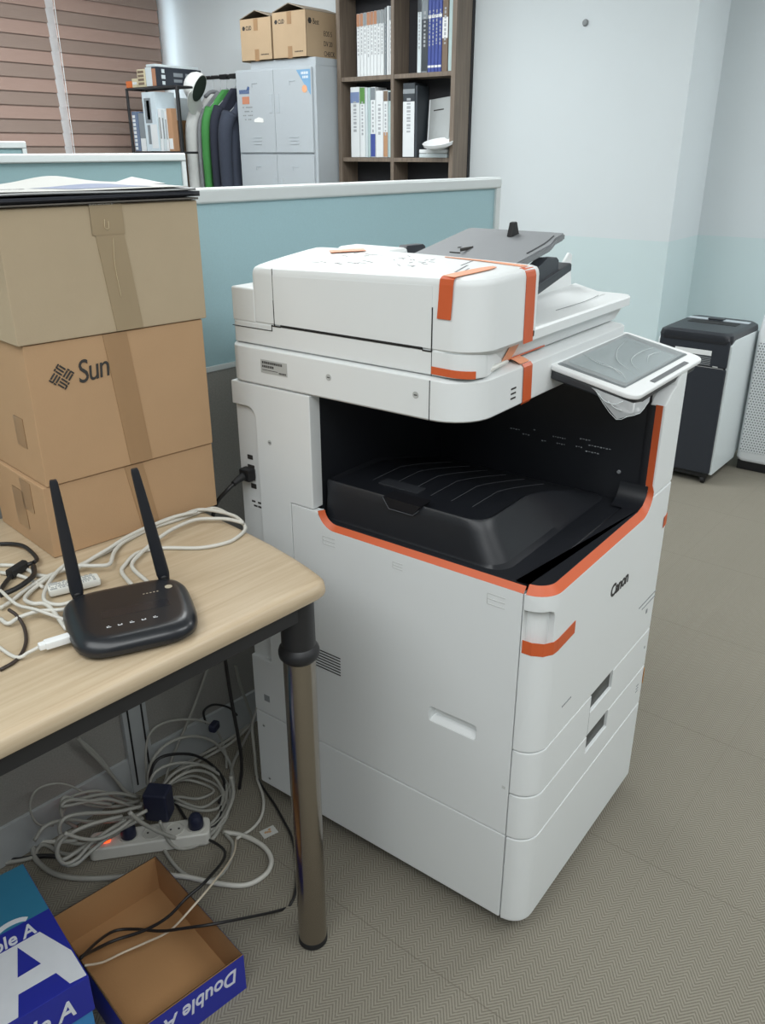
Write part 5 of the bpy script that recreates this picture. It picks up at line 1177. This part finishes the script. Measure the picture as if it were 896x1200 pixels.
for k in range(4): shape_bm(b, [(-.005+.011*k, 0), (.002+.011*k, 0), (.002+.011*k, .012), (-.005+.011*k, .012)], SM(3.012, 1.808) @ Matrix.Translation((0, 0, .0006)))
obj('sticker_print', b, PWHITE, st, smooth=False)
b = BM()
for k in range(6): shape_bm(b, [(.014*k, 0), (.011+.014*k, 0), (.011+.014*k, .022), (.014*k, .022)], SM(3.525, 1.745))
shape_bm(b, [(.06, .02), (.085, .02), (.085, .035), (.072, .04)], SM(3.525, 1.745)); st = obj('sticker', b, mat('sticker_navy', rgb(70, 94, 140), .5), lk, label='navy lettered sticker on the left upper door', smooth=False)
b = BM(); shape_bm(b, [(0, 0), (.06, 0), (.06, .04), (0, .04)], SM(3.505, 1.69)); obj('sticker', b, mat('sticker_rust', rgb(196, 132, 104), .5), lk, label='rust red sticker below the navy one', smooth=False)
b = BM()
for k in range(4):
    for j in range(6):
        if random.random() < .7: shape_bm(b, [(.014*j, -.022*k), (.011+.014*j, -.022*k), (.011+.014*j, .006-.022*k), (.014*j, .006-.022*k)], SM(3.505, 1.67))
obj('sticker', b, GREYINK, lk, label='grey printed sticker lines on the left upper door', smooth=False)
b = BM(); shape_bm(b, rpoly([(0, 0), (.085, -.004), (.08, .018), (.045, .026), (.01, .016)], .006, 3), SM(3.42, 1.592)); obj('sticker', b, mat('sticker_white', rgb(240, 240, 238), .3), lk, label='white curled sticker beside the handles', smooth=False)

# cartons on the locker
def card(y_0, y_1, z0, z1, x0, x1, label, side=False):
    cx, cy = (x0+x1)/2, (y_0+y_1)/2
    r = thing('cardboard_box', (cx, cy, z0), 0, label, 'box', 'cardboard boxes on the locker')
    w_, d_, h = (x1-x0)/2, (y_1-y_0)/2, z1-z0
    b = BM(); t_ = .005
    for q in ((-w_, -w_+t_, -d_, d_), (w_-t_, w_, -d_, d_), (-w_+t_, w_-t_, -d_, -d_+t_), (-w_+t_, w_-t_, d_-t_, d_)): box(b, *q, 0, h)
    box(b, -w_, w_, -d_, d_, 0, .005); obj('carton', b, CARD3, r)
    b = BM()                                      # flaps tented over the top
    for s in (1, -1):
        vs = [(-w_, s*d_, h), (w_, s*d_, h), (w_, s*.004, h+.036), (-w_, s*.004, h+.036)]
        q = [b.verts.new(p) for p in vs]; q2 = [b.verts.new((p[0], p[1], p[2]+.004)) for p in vs]
        b.faces.new(q); b.faces.new(q2[::-1])
        for i in range(4): b.faces.new((q[i], q[(i+1) % 4], q2[(i+1) % 4], q2[i]))
    bmesh.ops.recalc_face_normals(b, faces=b.faces[:]); obj('top_flaps', b, mat('flap_grey', rgb(150, 138, 122), .8), r)
    b = BM(); Fm = lambda y, z: frame((-w_-.0005, y, z), (0, -1, 0), (0, 0, 1))
    lathe(b, [(.012, 0), (.012, .0006)], 6, Fm(d_-.028, h-.046)); text_bm(b, 'CUD', .03, Fm(d_-.045, h-.056), bold=.0006, sx=.7)
    for k in range(7): shape_bm(b, [(.009*k, 0), (.006+.009*k, 0), (.006+.009*k, .006), (.009*k, .006)], Fm(-d_+.085, .028))
    obj('print', b, INK, r, smooth=False)
    b = BM(); shape_bm(b, [(-.017, 0), (.017, 0), (.017, .06), (-.017, .06)], Fm(-.004, h-.062)); obj('packing_tape', b, PTAPE, r, smooth=False); b = BM(); shape_bm(b, [(-.017, 0), (.017, 0), (.017, .06), (-.017, .06)], Fm(-.004, 0)); obj('packing_tape', b, PTAPE, r, smooth=False)
    if side:
        b = BM(); Sm = lambda x, z: frame((x, -d_-.0005, z), (1, 0, 0), (0, 0, 1))
        lathe(b, [(.016, 0), (.016, .0006)], 6, Sm(-w_+.035, h-.05)); text_bm(b, 'Best', .04, Sm(-w_+.06, h-.064), sx=.75)
        obj('side_print', b, INK, r, smooth=False)
        for k, s in enumerate(('EOS 5', 'DV 20', 'CHECK')): b = BM(); text_bm(b, s, .036, Sm(-w_+.15, h-.115-.05*k), sx=.8); obj('side_print', b, INK, r, smooth=False)
card(3.252, 3.494, 1.9125, 2.128, 2.85, 3.13, 'left smaller cardboard box with tented flaps on top of the locker')
card(2.99, 3.238, 1.9125, 2.142, 2.85, 3.17, 'right cardboard box with printed side on top of the locker, next to the bookshelf', True)

# ================================================================== CLOTHES RACK with garments (bar along Y)
RX = 3.0
cr_ = thing('clothes_rack', (RX, 3.83, 0), 0, 'black clothes rack rail behind the hanging jackets, left of the locker', 'clothes rack')
b = BM(); tube(b, [(0, -.26, 1.86), (0, .26, 1.86)], .011, 10, 0); obj('rail', b, DARKMETAL, cr_)
b = BM(); tube(b, [(0, .25, 1.86), (0, .25, .02)], .012, 10, 0); obj('post', b, DARKMETAL, cr_)
b = BM(); tube(b, [(0, -.25, 1.86), (0, -.25, .02)], .012, 10, 0); obj('post', b, DARKMETAL, cr_)
b = BM(); tube(b, [(-.14, .25, .013), (.16, .25, .013)], .012, 10, 0); tube(b, [(-.14, -.25, .013), (.16, -.25, .013)], .012, 10, 0); obj('foot', b, DARKMETAL, cr_)
b = BM()
for y in (-.20, -.11, -.02): box(b, -.02, .02, y-.03, y+.03, 1.845, 1.872, .004)
obj('rail_clip', b, RUBBER, cr_)
def garment(y, w_, th, zs, zh, m, label, sleeve=True, mcol=None, seedv=0, hang=True, name='hanging_jacket'):
    """shoulder outline in XZ, puffed in Y"""
    r = thing(name, (RX, y, zh), 0, label, 'clothing', 'clothes on the rack')
    b = BM(); nx, nz = 16, 22; H = zs-zh; g = {}
    for s in (0, 1):
        for j in range(nz+1):
            v = j/nz
            z = H*v
            for i in range(nx+1):
                u = i/nx*2-1
                ww = w_*(1 if v < .8 else 1-.80*((v-.8)/.2)**1.25)
                fold = .012*math.sin(u*9+seedv+v*2)*(1-v)+.006*noise.noise((u*3, v*5, seedv))
                edge = math.sqrt(max(0, 1-abs(u)**3.2))
                g[s, j, i] = b.verts.new((u*ww, (1 if s else -1)*th*(.25+.75*edge)*(.35+.65*min(1, (1-v)*2.2+.35))+fold, z))
    for j in range(nz):
        for i in range(nx):
            b.faces.new((g[0, j, i], g[0, j, i+1], g[0, j+1, i+1], g[0, j+1, i])); b.faces.new((g[1, j, i], g[1, j+1, i], g[1, j+1, i+1], g[1, j, i+1]))
    for j in range(nz):
        for i in (0, nx): b.faces.new((g[0, j, i], g[0, j+1, i], g[1, j+1, i], g[1, j, i]))
    for i in range(nx):
        for j in (0, nz): b.faces.new((g[0, j, i], g[0, j, i+1], g[1, j, i+1], g[1, j, i]))
    bmesh.ops.recalc_face_normals(b, faces=b.faces[:])
    obj('garment_body', b, m, r, ang=80)
    if sleeve:
        for sx in (-1, 1):
            b = BM(); tube(b, [(sx*w_*.80, 0, H*.86), (sx*w_*1.03, .004, H*.72), (sx*w_*1.08, .006, H*.4), (sx*w_*1.06, .0, H*.02)], lambda t: th*(1.0-.30*t), 10, 5); obj('sleeve', b, m, r, ang=80)
    if hang:
        b = BM(); tube(b, [(0, 0, H-.01), (0, 0, H+.03), (.012, 0, 1.86-zh-.005), (.012, 0, 1.86-zh+.008), (0, 0, 1.86-zh+.014), (-.012, 0, 1.86-zh+.006)], .0022, 6, 5)
        tube(b, [(-w_*.9, 0, H*.86), (0, 0, H+.012), (w_*.9, 0, H*.86)], .0022, 6, 0); obj('hanger', b, mat('hanger_wire', rgb(190, 196, 200), .3, .4), r)
    if mcol:
        b = BM(); tube(b, [(-.07, 0, H-.02), (-.03, -.012, H+.01), (.03, -.012, H+.01), (.07, 0, H-.02)], .012, 8, 4); obj('collar', b, mcol, r, ang=80)
    return r
CW = mat('cloth_white', rgb(216, 218, 216), .9, var=.06, scale=30); CGR = mat('cloth_grey', rgb(132, 134, 138), .9, var=.08); CG = mat('cloth_green', rgb(66, 136, 70), .85, var=.12, scale=60); CN = mat('cloth_navy', rgb(38, 42, 56), .9, var=.1); CC = mat('cloth_charcoal', rgb(52, 58, 72), .9, var=.1); CT = mat('cloth_taupe', rgb(122, 104, 84), .9, var=.15)
garment(4.005, .16, .022, 1.70, 1.05, CT, 'brown patterned jacket hanging behind the white jacket', seedv=3, hang=False)
garment(3.925, .19, .046, 1.765, 1.0, CW, 'white jacket at the left end of the clothes rack', seedv=1, mcol=CGR)
garment(3.852, .19, .016, 1.775, 1.02, CGR, 'thin grey garment between the white and the green jacket', seedv=2)
garment(3.795, .19, .033, 1.785, 1.0, CG, 'green jacket in the middle of the clothes rack', seedv=4)
garment(3.716, .19, .034, 1.79, 1.0, CN, 'navy jacket right of the green one', seedv=5)
garment(3.625, .19, .050, 1.745, 1.0, CC, 'charcoal coat at the right end of the rack beside the locker', seedv=6)
# cap hanging on the white jacket
cpx = thing('baseball_cap', (2.80, 3.84, 1.79), 0, 'white cap with dark green lining hanging over the white jacket', 'cap')
ez = Vector((-.34, .80, .42)).normalized(); bx_ = Vector((-.35, .25, -.9)); bx_ = (bx_-ez*bx_.dot(ez)).normalized(); by_ = ez.cross(bx_)
CM = Matrix((bx_, by_, ez)).transposed().to_4x4()
b = BM(); lathe(b, [(.083, -.012), (.085, .01), (.080, .035), (.066, .058), (.045, .074), (.02, .082), (.001, .083)], 24, CM); obj('crown', b, mat('cap_white', rgb(226, 228, 226), .85), cpx)
b = BM(); lathe(b, [(.076, -.0135), (.078, -.0125), (.001, -.0128)], 24, CM); obj('lining', b, mat('cap_green', rgb(48, 62, 54), .9), cpx)
b = BM(); o = BM(); n = 14; rows = []
for j in range(4):
    rr_ = .080+.024*j; rows.append([o.verts.new((rr_*math.cos(R(-62+124*i/n)), .98*rr_*math.sin(R(-62+124*i/n)), -.010-.006*j+.012*(1-math.cos(R(-62+124*i/n))))) for i in range(n+1)])
for a, c in zip(rows, rows[1:]):
    for i in range(n): o.faces.new((a[i], a[i+1], c[i+1], c[i]))
r = bmesh.ops.extrude_face_region(o, geom=o.faces[:])
for v in r['geom']:
    if isinstance(v, bmesh.types.BMVert): v.co.z += .004
bmesh.ops.recalc_face_normals(o, faces=o.faces[:]); addto(b, o, CM)
obj('brim', b, mat('cap_white', rgb(226, 228, 226), .85), cpx)

# ================================================================== WIRE SHELF (faces the room, -X) with boxes and books
ws = thing('wire_shelf', (2.61, 3.975, 0), 0, 'black wire shelf unit in front of the right blind, holding books and boxes', 'shelf')
for x, y in ((-.06, -.23), (-.06, .23), (.06, -.10), (.06, .19)):
    b = BM(); tube(b, [(x, y, 0), (x, y, 1.786)], .009, 10, 0); obj('post', b, DARKMETAL, ws)
for z in (.12, .60, 1.14, 1.425, 1.782):
    b = BM()
    for x in (-.06, .06): tube(b, [(x, -.23, z), (x, .23, z)], .0065, 8, 0)
    for y in (-.23, .23): tube(b, [(-.06, y, z), (.06, y, z)], .0065, 8, 0)
    for k in range(17): tube(b, [(-.06, -.22+.44*k/16, z+.004), (.06, -.22+.44*k/16, z+.004)], .0022, 6, 0)
    obj('wire_tier', b, DARKMETAL, ws)
Z1, Z2 = 1.4335, 1.7905
def thingbox(name, x0, x1, ya, yb, z0, z1, m, label, catg, group, bands=(), side=()):
    """upright box or book; bands lie on its -X face (u from left to right in view), side on its -Y face"""
    cx, cy = (x0+x1)/2, (ya+yb)/2; r = thing(name, (cx, cy, z0), 0, label, catg, group)
    obj('cover', box(BM(), x0-cx, x1-cx, ya-cy, yb-cy, 0, z1-z0, .002), m, r)
    for (u0, u1, v0, v1, mm, nm) in bands:
        b = BM(); box(b, x0-cx-.0009, x0-cx+.001, yb-cy-(yb-ya)*u1, yb-cy-(yb-ya)*u0, (z1-z0)*v0, (z1-z0)*v1); obj(nm, b, mm, r)
    for (u0, u1, v0, v1, mm, nm) in side:
        b = BM(); box(b, x0-cx+(x1-x0)*u0, x0-cx+(x1-x0)*u1, ya-cy-.0009, ya-cy+.001, (z1-z0)*v0, (z1-z0)*v1); obj(nm, b, mm, r)
    return r
gw = 'things on the wire shelf'
CREAM = mat('card_cream', rgb(206, 196, 166), .7); ORB = mat('box_orange', rgb(214, 112, 52), .6); BKB = mat('box_black', rgb(44, 50, 60), .45)
thingbox('small_box', 2.555, 2.62, 4.158, 4.212, Z2, Z2+.036, ORB, 'small orange box at the left end of the top tier of the wire shelf', 'box', gw)
thingbox('small_box', 2.555, 2.62, 4.103, 4.153, Z2, Z2+.048, CREAM, 'small cream box right of the orange one on the top tier', 'box', gw, [(.1, .9, .3, .6, WB, 'label')])
thingbox('game_box', 2.555, 2.63, 4.028, 4.098, Z2, Z2+.095, CREAM, 'upright cream box with brown print on the top tier of the wire shelf', 'box', gw, [(.12, .88, .12+.22*k, .26+.22*k, BRN, 'print') for k in range(4)])
thingbox('black_carton', 2.56, 2.92, 3.932, 4.022, Z2, Z2+.104, BKB, 'long black carton with pale icons on the top tier of the wire shelf', 'box', gw, [(.0, .62, .02, .99, WB2, 'end_label'), (.62, 1, .02, .9, RUST, 'end_print')],
         [(.13, .19, .70, .9, WB2, 'icon'), (.12, .2, .40, .60, WB2, 'icon'), (.13, .19, .1, .28, WB2, 'icon'), (.38, .58, .55, .75, BKG, 'print'), (.64, .80, .55, .75, BKG, 'print'), (.38, .56, .26, .42, BKG, 'print')])
thingbox('flat_carton', 2.565, 2.90, 3.935, 4.02, Z2+.1045, Z2+.119, WB2, 'flat white carton lying on the long black carton', 'box', gw)
thingbox('picture_book', 2.556, 2.66, 4.135, 4.192, Z1, Z1+.225, mat('book_denim', rgb(104, 122, 150), .5), 'blue grey book with white lettering at the left post of the wire shelf', 'book', gw, [(.1, .55, .04+.1*k, .11+.1*k, WB, 'letter') for k in range(9)])
thingbox('file_stand', 2.556, 2.66, 4.078, 4.131, Z1, Z1+.215, BKG, 'grey file between the blue book and the tall white box', 'file', gw, [(.1, .98, .0, .34, WB, 'label')])
thingbox('tower_box', 2.552, 2.70, 3.948, 4.072, Z1, Z1+.328, mat('box_ice', rgb(206, 220, 228), .4), 'tall white box with a grey window front on the wire shelf', 'box', gw, [(.14, .62, .48, .90, BKG, 'window'), (.30, .52, .54, .86, WB2, 'inner_card'), (.22, .42, .12, .45, BKG, 'window'), (.46, .92, .05, .46, WB, 'label')], [(.03, .98, .02, .55, mat('box_mist_green', rgb(178, 196, 198), .5), 'side_label')])
for k, (m, ya, yb, hh, lab) in enumerate(((WB, 3.916, 3.943, .235, 'thin white book right of the tall white box on the wire shelf'), (WB2, 3.888, 3.913, .23, 'cool white book next to the thin white one on the wire shelf'), (WB, 3.866, 3.885, .22, 'white booklet left of the tan book on the wire shelf'), (TAN, 3.822, 3.863, .235, 'tan orange book near the right post of the wire shelf'))):
    thingbox('book', 2.556, 2.60, ya, yb, Z1, Z1+hh, m, lab, 'book', gw, [(.1, .9, .05, .3, WB, 'label')] if k > 2 else [(.3, .7, .3, .8, GREYINK, 'spine_print')])
b = BM(); box(b, 2.96, 3.14, 4.22, 4.40, 0, 1.38, .004); obj('stacked_carton', b, mat('carton_misty', rgb(186, 192, 196), .7), None, 'pale carton right of the wire shelf, behind the white jacket', 'box')
b = BM(); box(b, 2.955, 3.12, 4.23, 4.38, 1.3805, 1.62, .01); obj('patterned_bag', b, mat('bag_brown', rgb(140, 104, 66), .85, var=.55, scale=26), None, 'brown patterned bag on the pale carton between wire shelf and white jacket', 'bag')
b = BM(); box(b, 2.96, 3.11, 4.24, 4.37, 1.6205, 1.755, .006); obj('white_box', b, WB2, None, 'white box on the brown patterned bag', 'box')

# ================================================================== SHREDDER
sh = thing('paper_shredder', (2.700, .525, 0), R(0), 'black and white paper shredder on casters standing in the wall corner', 'shredder')
SHB = mat('shredder_black', rgb(40, 44, 52), .45, var=.04); SHT = mat('shredder_top', rgb(36, 38, 44), .35); SHW = mat('shredder_white', rgb(216, 224, 226), .4, var=.015)
sw0, sw1, sd1, shh = -.075, .245, .40, .70
obj('body', box(BM(), .006, sd1-.01, sw0+.012, sw1-.012, .05, shh-.06, .006), SHB, sh)
b = BM(); box(b, 0, .03, sw0+.004, sw1-.004, .055, .545, .006); obj('bin_door', b, SHB, sh)
b = BM(); box(b, 0, .03, sw0+.004, sw1-.004, .551, .675, .006); obj('front_head', b, SHB, sh)
for a, c in ((sw0-.006, sw0+.010), (sw1-.010, sw1+.006)):
    b = BM(); prism(b, rpoly([(.012, .05), (sd1-.07, .05), (sd1-.055, .075), (sd1-.015, .075), (sd1+.01, .60), (sd1-.01, .665), (.05, .672), (.012, .648)], [.004, .004, .004, .004, .05, .02, .03, .01], 4), -c, -a, .003, M=Matrix(((1, 0, 0, 0), (0, 0, -1, 0), (0, 1, 0, 0), (0, 0, 0, 1)))); obj('side_panel', b, SHW, sh)
b = BM(); loft(b, [(rpoly([(-.002, sw0), (sd1, sw0), (sd1, sw1), (-.002, sw1)], .03, 5), .655), (rpoly([(-.006, sw0-.004), (sd1, sw0-.004), (sd1, sw1+.004), (-.006, sw1+.004)], .03, 5), .672), (rpoly([(-.002, sw0), (sd1, sw0), (sd1, sw1), (-.002, sw1)], .035, 5), .692), (rpoly([(.014, sw0+.016), (sd1-.01, sw0+.016), (sd1-.01, sw1-.016), (.014, sw1-.016)], .04, 5), .702)]); tp_ = obj('top_cover', b, SHT, sh)
b = BM(); box(b, .20, .27, sw0+.05, sw1-.05, .700, .7035, .001); obj('feed_slot', b, mat('slot_black', rgb(18, 18, 20), .6), tp_)
b = BM(); box(b, .29, .33, sw0+.02, sw1-.02, .701, .7055, .002); obj('label_strip', b, mat('strip_silver', rgb(170, 180, 186), .35), tp_)
b = BM(); box(b, .285, .335, .06, .13, .704, .712, .003); obj('control_panel', b, SHT, tp_)
b = BM(); box(b, -.0015, .002, .0, .165, .600, .622, .001); obj('white_label', b, PWHITE, sh)
b = BM()
for k in range(7): box(b, -.0015, .001, .0, .165, .557+.0058*k, .559+.0058*k)
obj('grille', b, GREYINK, sh)
b = BM(); box(b, -.002, .0, -.035, -.012, .552, .557, .0006); box(b, -.002, 0, -.06, .2, .5475, .5495, .0004); obj('latch', b, SILVER, sh)
obj('base', box(BM(), .015, sd1-.03, sw0+.02, sw1-.02, .03, .055, .004), RUBBER, sh)
for x, y in ((.03, sw0+.035), (.03, sw1-.035), (sd1-.05, sw0+.035), (sd1-.05, sw1-.035)):
    b = BM(); lathe(b, [(.010, -.01), (.0165, -.008), (.017, 0), (.0165, .008), (.010, .01)], 16, frame((x, y, .017), (0, 0, 1), (1, 0, 0))); box(b, x-.012, x+.012, y-.013, y+.013, .02, .034, .002); obj('caster', b, RUBBER, sh)
sh.rotation_euler = (0, 0, R(-2)); sh.location = (2.695, .536, 0)

# ================================================================== AIR PURIFIER
def perforated():
    m = bpy.data.materials.new('perforated_white'); m.use_nodes = True; nt = m.node_tree; N = nt.nodes; L = nt.links
    p = N['Principled BSDF']; p.inputs['Roughness'].default_value = .4
    tc = N.new('ShaderNodeTexCoord'); sp = N.new('ShaderNodeSeparateXYZ'); L.new(tc.outputs['Object'], sp.inputs[0])
    def M(op, a, c=None):
        k = N.new('ShaderNodeMath'); k.operation = op
        for i, v in enumerate((a, c)):
            if v is None: continue
            if isinstance(v, (int, float)): k.inputs[i].default_value = v
            else: L.new(v, k.inputs[i])
        return k.outputs[0]
    pz_ = .0125
    row = M('FLOOR', M('DIVIDE', sp.outputs['Z'], pz_)); off = M('MULTIPLY', M('MODULO', row, 2), .5)
    u = M('SUBTRACT', M('FRACT', M('ADD', M('ADD', M('DIVIDE', sp.outputs['Y'], pz_), off), 100)), .5); v = M('SUBTRACT', M('FRACT', M('DIVIDE', sp.outputs['Z'], pz_)), .5)
    d = M('ADD', M('MULTIPLY', u, u), M('MULTIPLY', v, v)); s = M('LESS_THAN', d, .085)
    mx = N.new('ShaderNodeMix'); mx.data_type = 'RGBA'; L.new(s, mx.inputs['Factor'])
    mx.inputs['A'].default_value = rgb(226, 230, 232)+(1,); mx.inputs['B'].default_value = rgb(124, 130, 136)+(1,)
    L.new(mx.outputs['Result'], p.inputs['Base Color']); return m
PF = perforated()
ap = thing('air_purifier', (3.01, .183, 0), 0, 'white air purifier with a perforated front at the right edge of the photo', 'air purifier')
b = BM(); loft(b, [(rpoly([(0.008, -.245), (.24, -.245), (.24, .243), (.008, .243)], .03, 5), .045), (rpoly([(0, -.25), (.245, -.25), (.245, .25), (0, .25)], .03, 5), .06), (rpoly([(0, -.25), (.245, -.25), (.245, .25), (0, .25)], .03, 5), .66), (rpoly([(.006, -.243), (.24, -.243), (.24, .243), (.006, .243)], .05, 5), .745), (rpoly([(.016, -.23), (.23, -.23), (.23, .232), (.016, .232)], .06, 5), .768)]); obj('housing', b, mat('purifier_white', rgb(226, 230, 232), .35, var=.01), ap)
b = BM(); box(b, -.003, .004, -.235, .235, .095, .62, .001); obj('perforated_front', b, PF, ap)
b = BM(); loft(b, [(rpoly([(.022, -.22), (.22, -.22), (.22, .224), (.022, .224)], .07, 6), .765), (rpoly([(.026, -.216), (.216, -.216), (.216, .220), (.026, .220)], .07, 6), .775)]); obj('outlet_grille', b, mat('purifier_grey', rgb(104, 110, 114), .5), ap)
obj('base', box(BM(), .01, .235, -.24, .24, 0, .048, .004), RUBBER, ap)

# small dark fixing in the white wall
b = BM(); lathe(b, [(.014, 0), (.016, .003), (.012, .012), (.005, .014)], 14, frame((3.2, 1.50, 2.0), (0, -1, 0), (0, 0, 1))); hk = obj('wall_hook', b, GREYINK, None, 'small grey fixing screwed high into the white wall', 'hook')

# ================================================================== LIGHT
wd = bpy.data.worlds.new('daylight'); bpy.context.scene.world = wd; wd.use_nodes = True
bg = wd.node_tree.nodes['Background']; bg.inputs['Color'].default_value = (.86, .94, 1, 1); bg.inputs['Strength'].default_value = 2.2
def area(name, loc, size, energy, col=(1, 1, 1), rot=(0, 0, 0)):
    l = bpy.data.lights.new(name, 'AREA'); l.shape = 'RECTANGLE'; l.size, l.size_y = size; l.energy = energy; l.color = col
    o = bpy.data.objects.new(name, l); C.objects.link(o); o.location = loc; o.rotation_euler = rot; return o
CL = (.965, .995, 1.)
for k, (x, y, e, sz) in enumerate(((-1.6, -1.6, 38, (1.8, 1.2)), (.7, -1.9, 44, (1.8, .9)), (3.0, -.9, 38, (1.0, .6)), (-1.8, .3, 50, (1.6, 2.4)), (.6, 1.6, 20, (1.2, .9)), (1.65, 1.9, 38, (1.0, 1.2)), (.6, 3.4, 22, (1.2, .6)), (2.0, 3.4, 18, (1.2, .6)))):
    area('ceiling_lamp', (x, y, ZC-.02), sz, e, CL)
# daylight through the window behind the blinds
area('window_daylight', (1.9, 4.9, 1.9), (2.6, 1.6), 50, (.85, .94, 1), (R(-90), 0, 0))

# ================================================================== CAMERA
cam = bpy.data.cameras.new('camera'); co = bpy.data.objects.new('camera', cam); C.objects.link(co)
cam.sensor_fit = 'VERTICAL'; cam.sensor_height = 36; cam.sensor_width = 36*896/1200; cam.lens = 972.5744/1200*36; cam.clip_start = .02
yaw, pit, roll = .9281, -.4111, -.0018
fw = Vector((math.sin(yaw)*math.cos(pit), math.cos(yaw)*math.cos(pit), math.sin(pit))); rt_ = fw.cross(Vector((0, 0, 1))).normalized(); up = rt_.cross(fw)
r2 = rt_*math.cos(roll)+up*math.sin(roll); u2 = -rt_*math.sin(roll)+up*math.cos(roll)
Mx = Matrix((r2, u2, -fw)).transposed().to_4x4(); Mx.translation = Vector((-1.0901, -.4810, 1.4370)); co.matrix_world = Mx
S = bpy.context.scene; S.camera = co
S.view_settings.view_transform = 'Standard'; S.view_settings.look = 'None'; S.view_settings.gamma = 1; S.view_settings.exposure = -.06
S.view_settings.use_curve_mapping = False
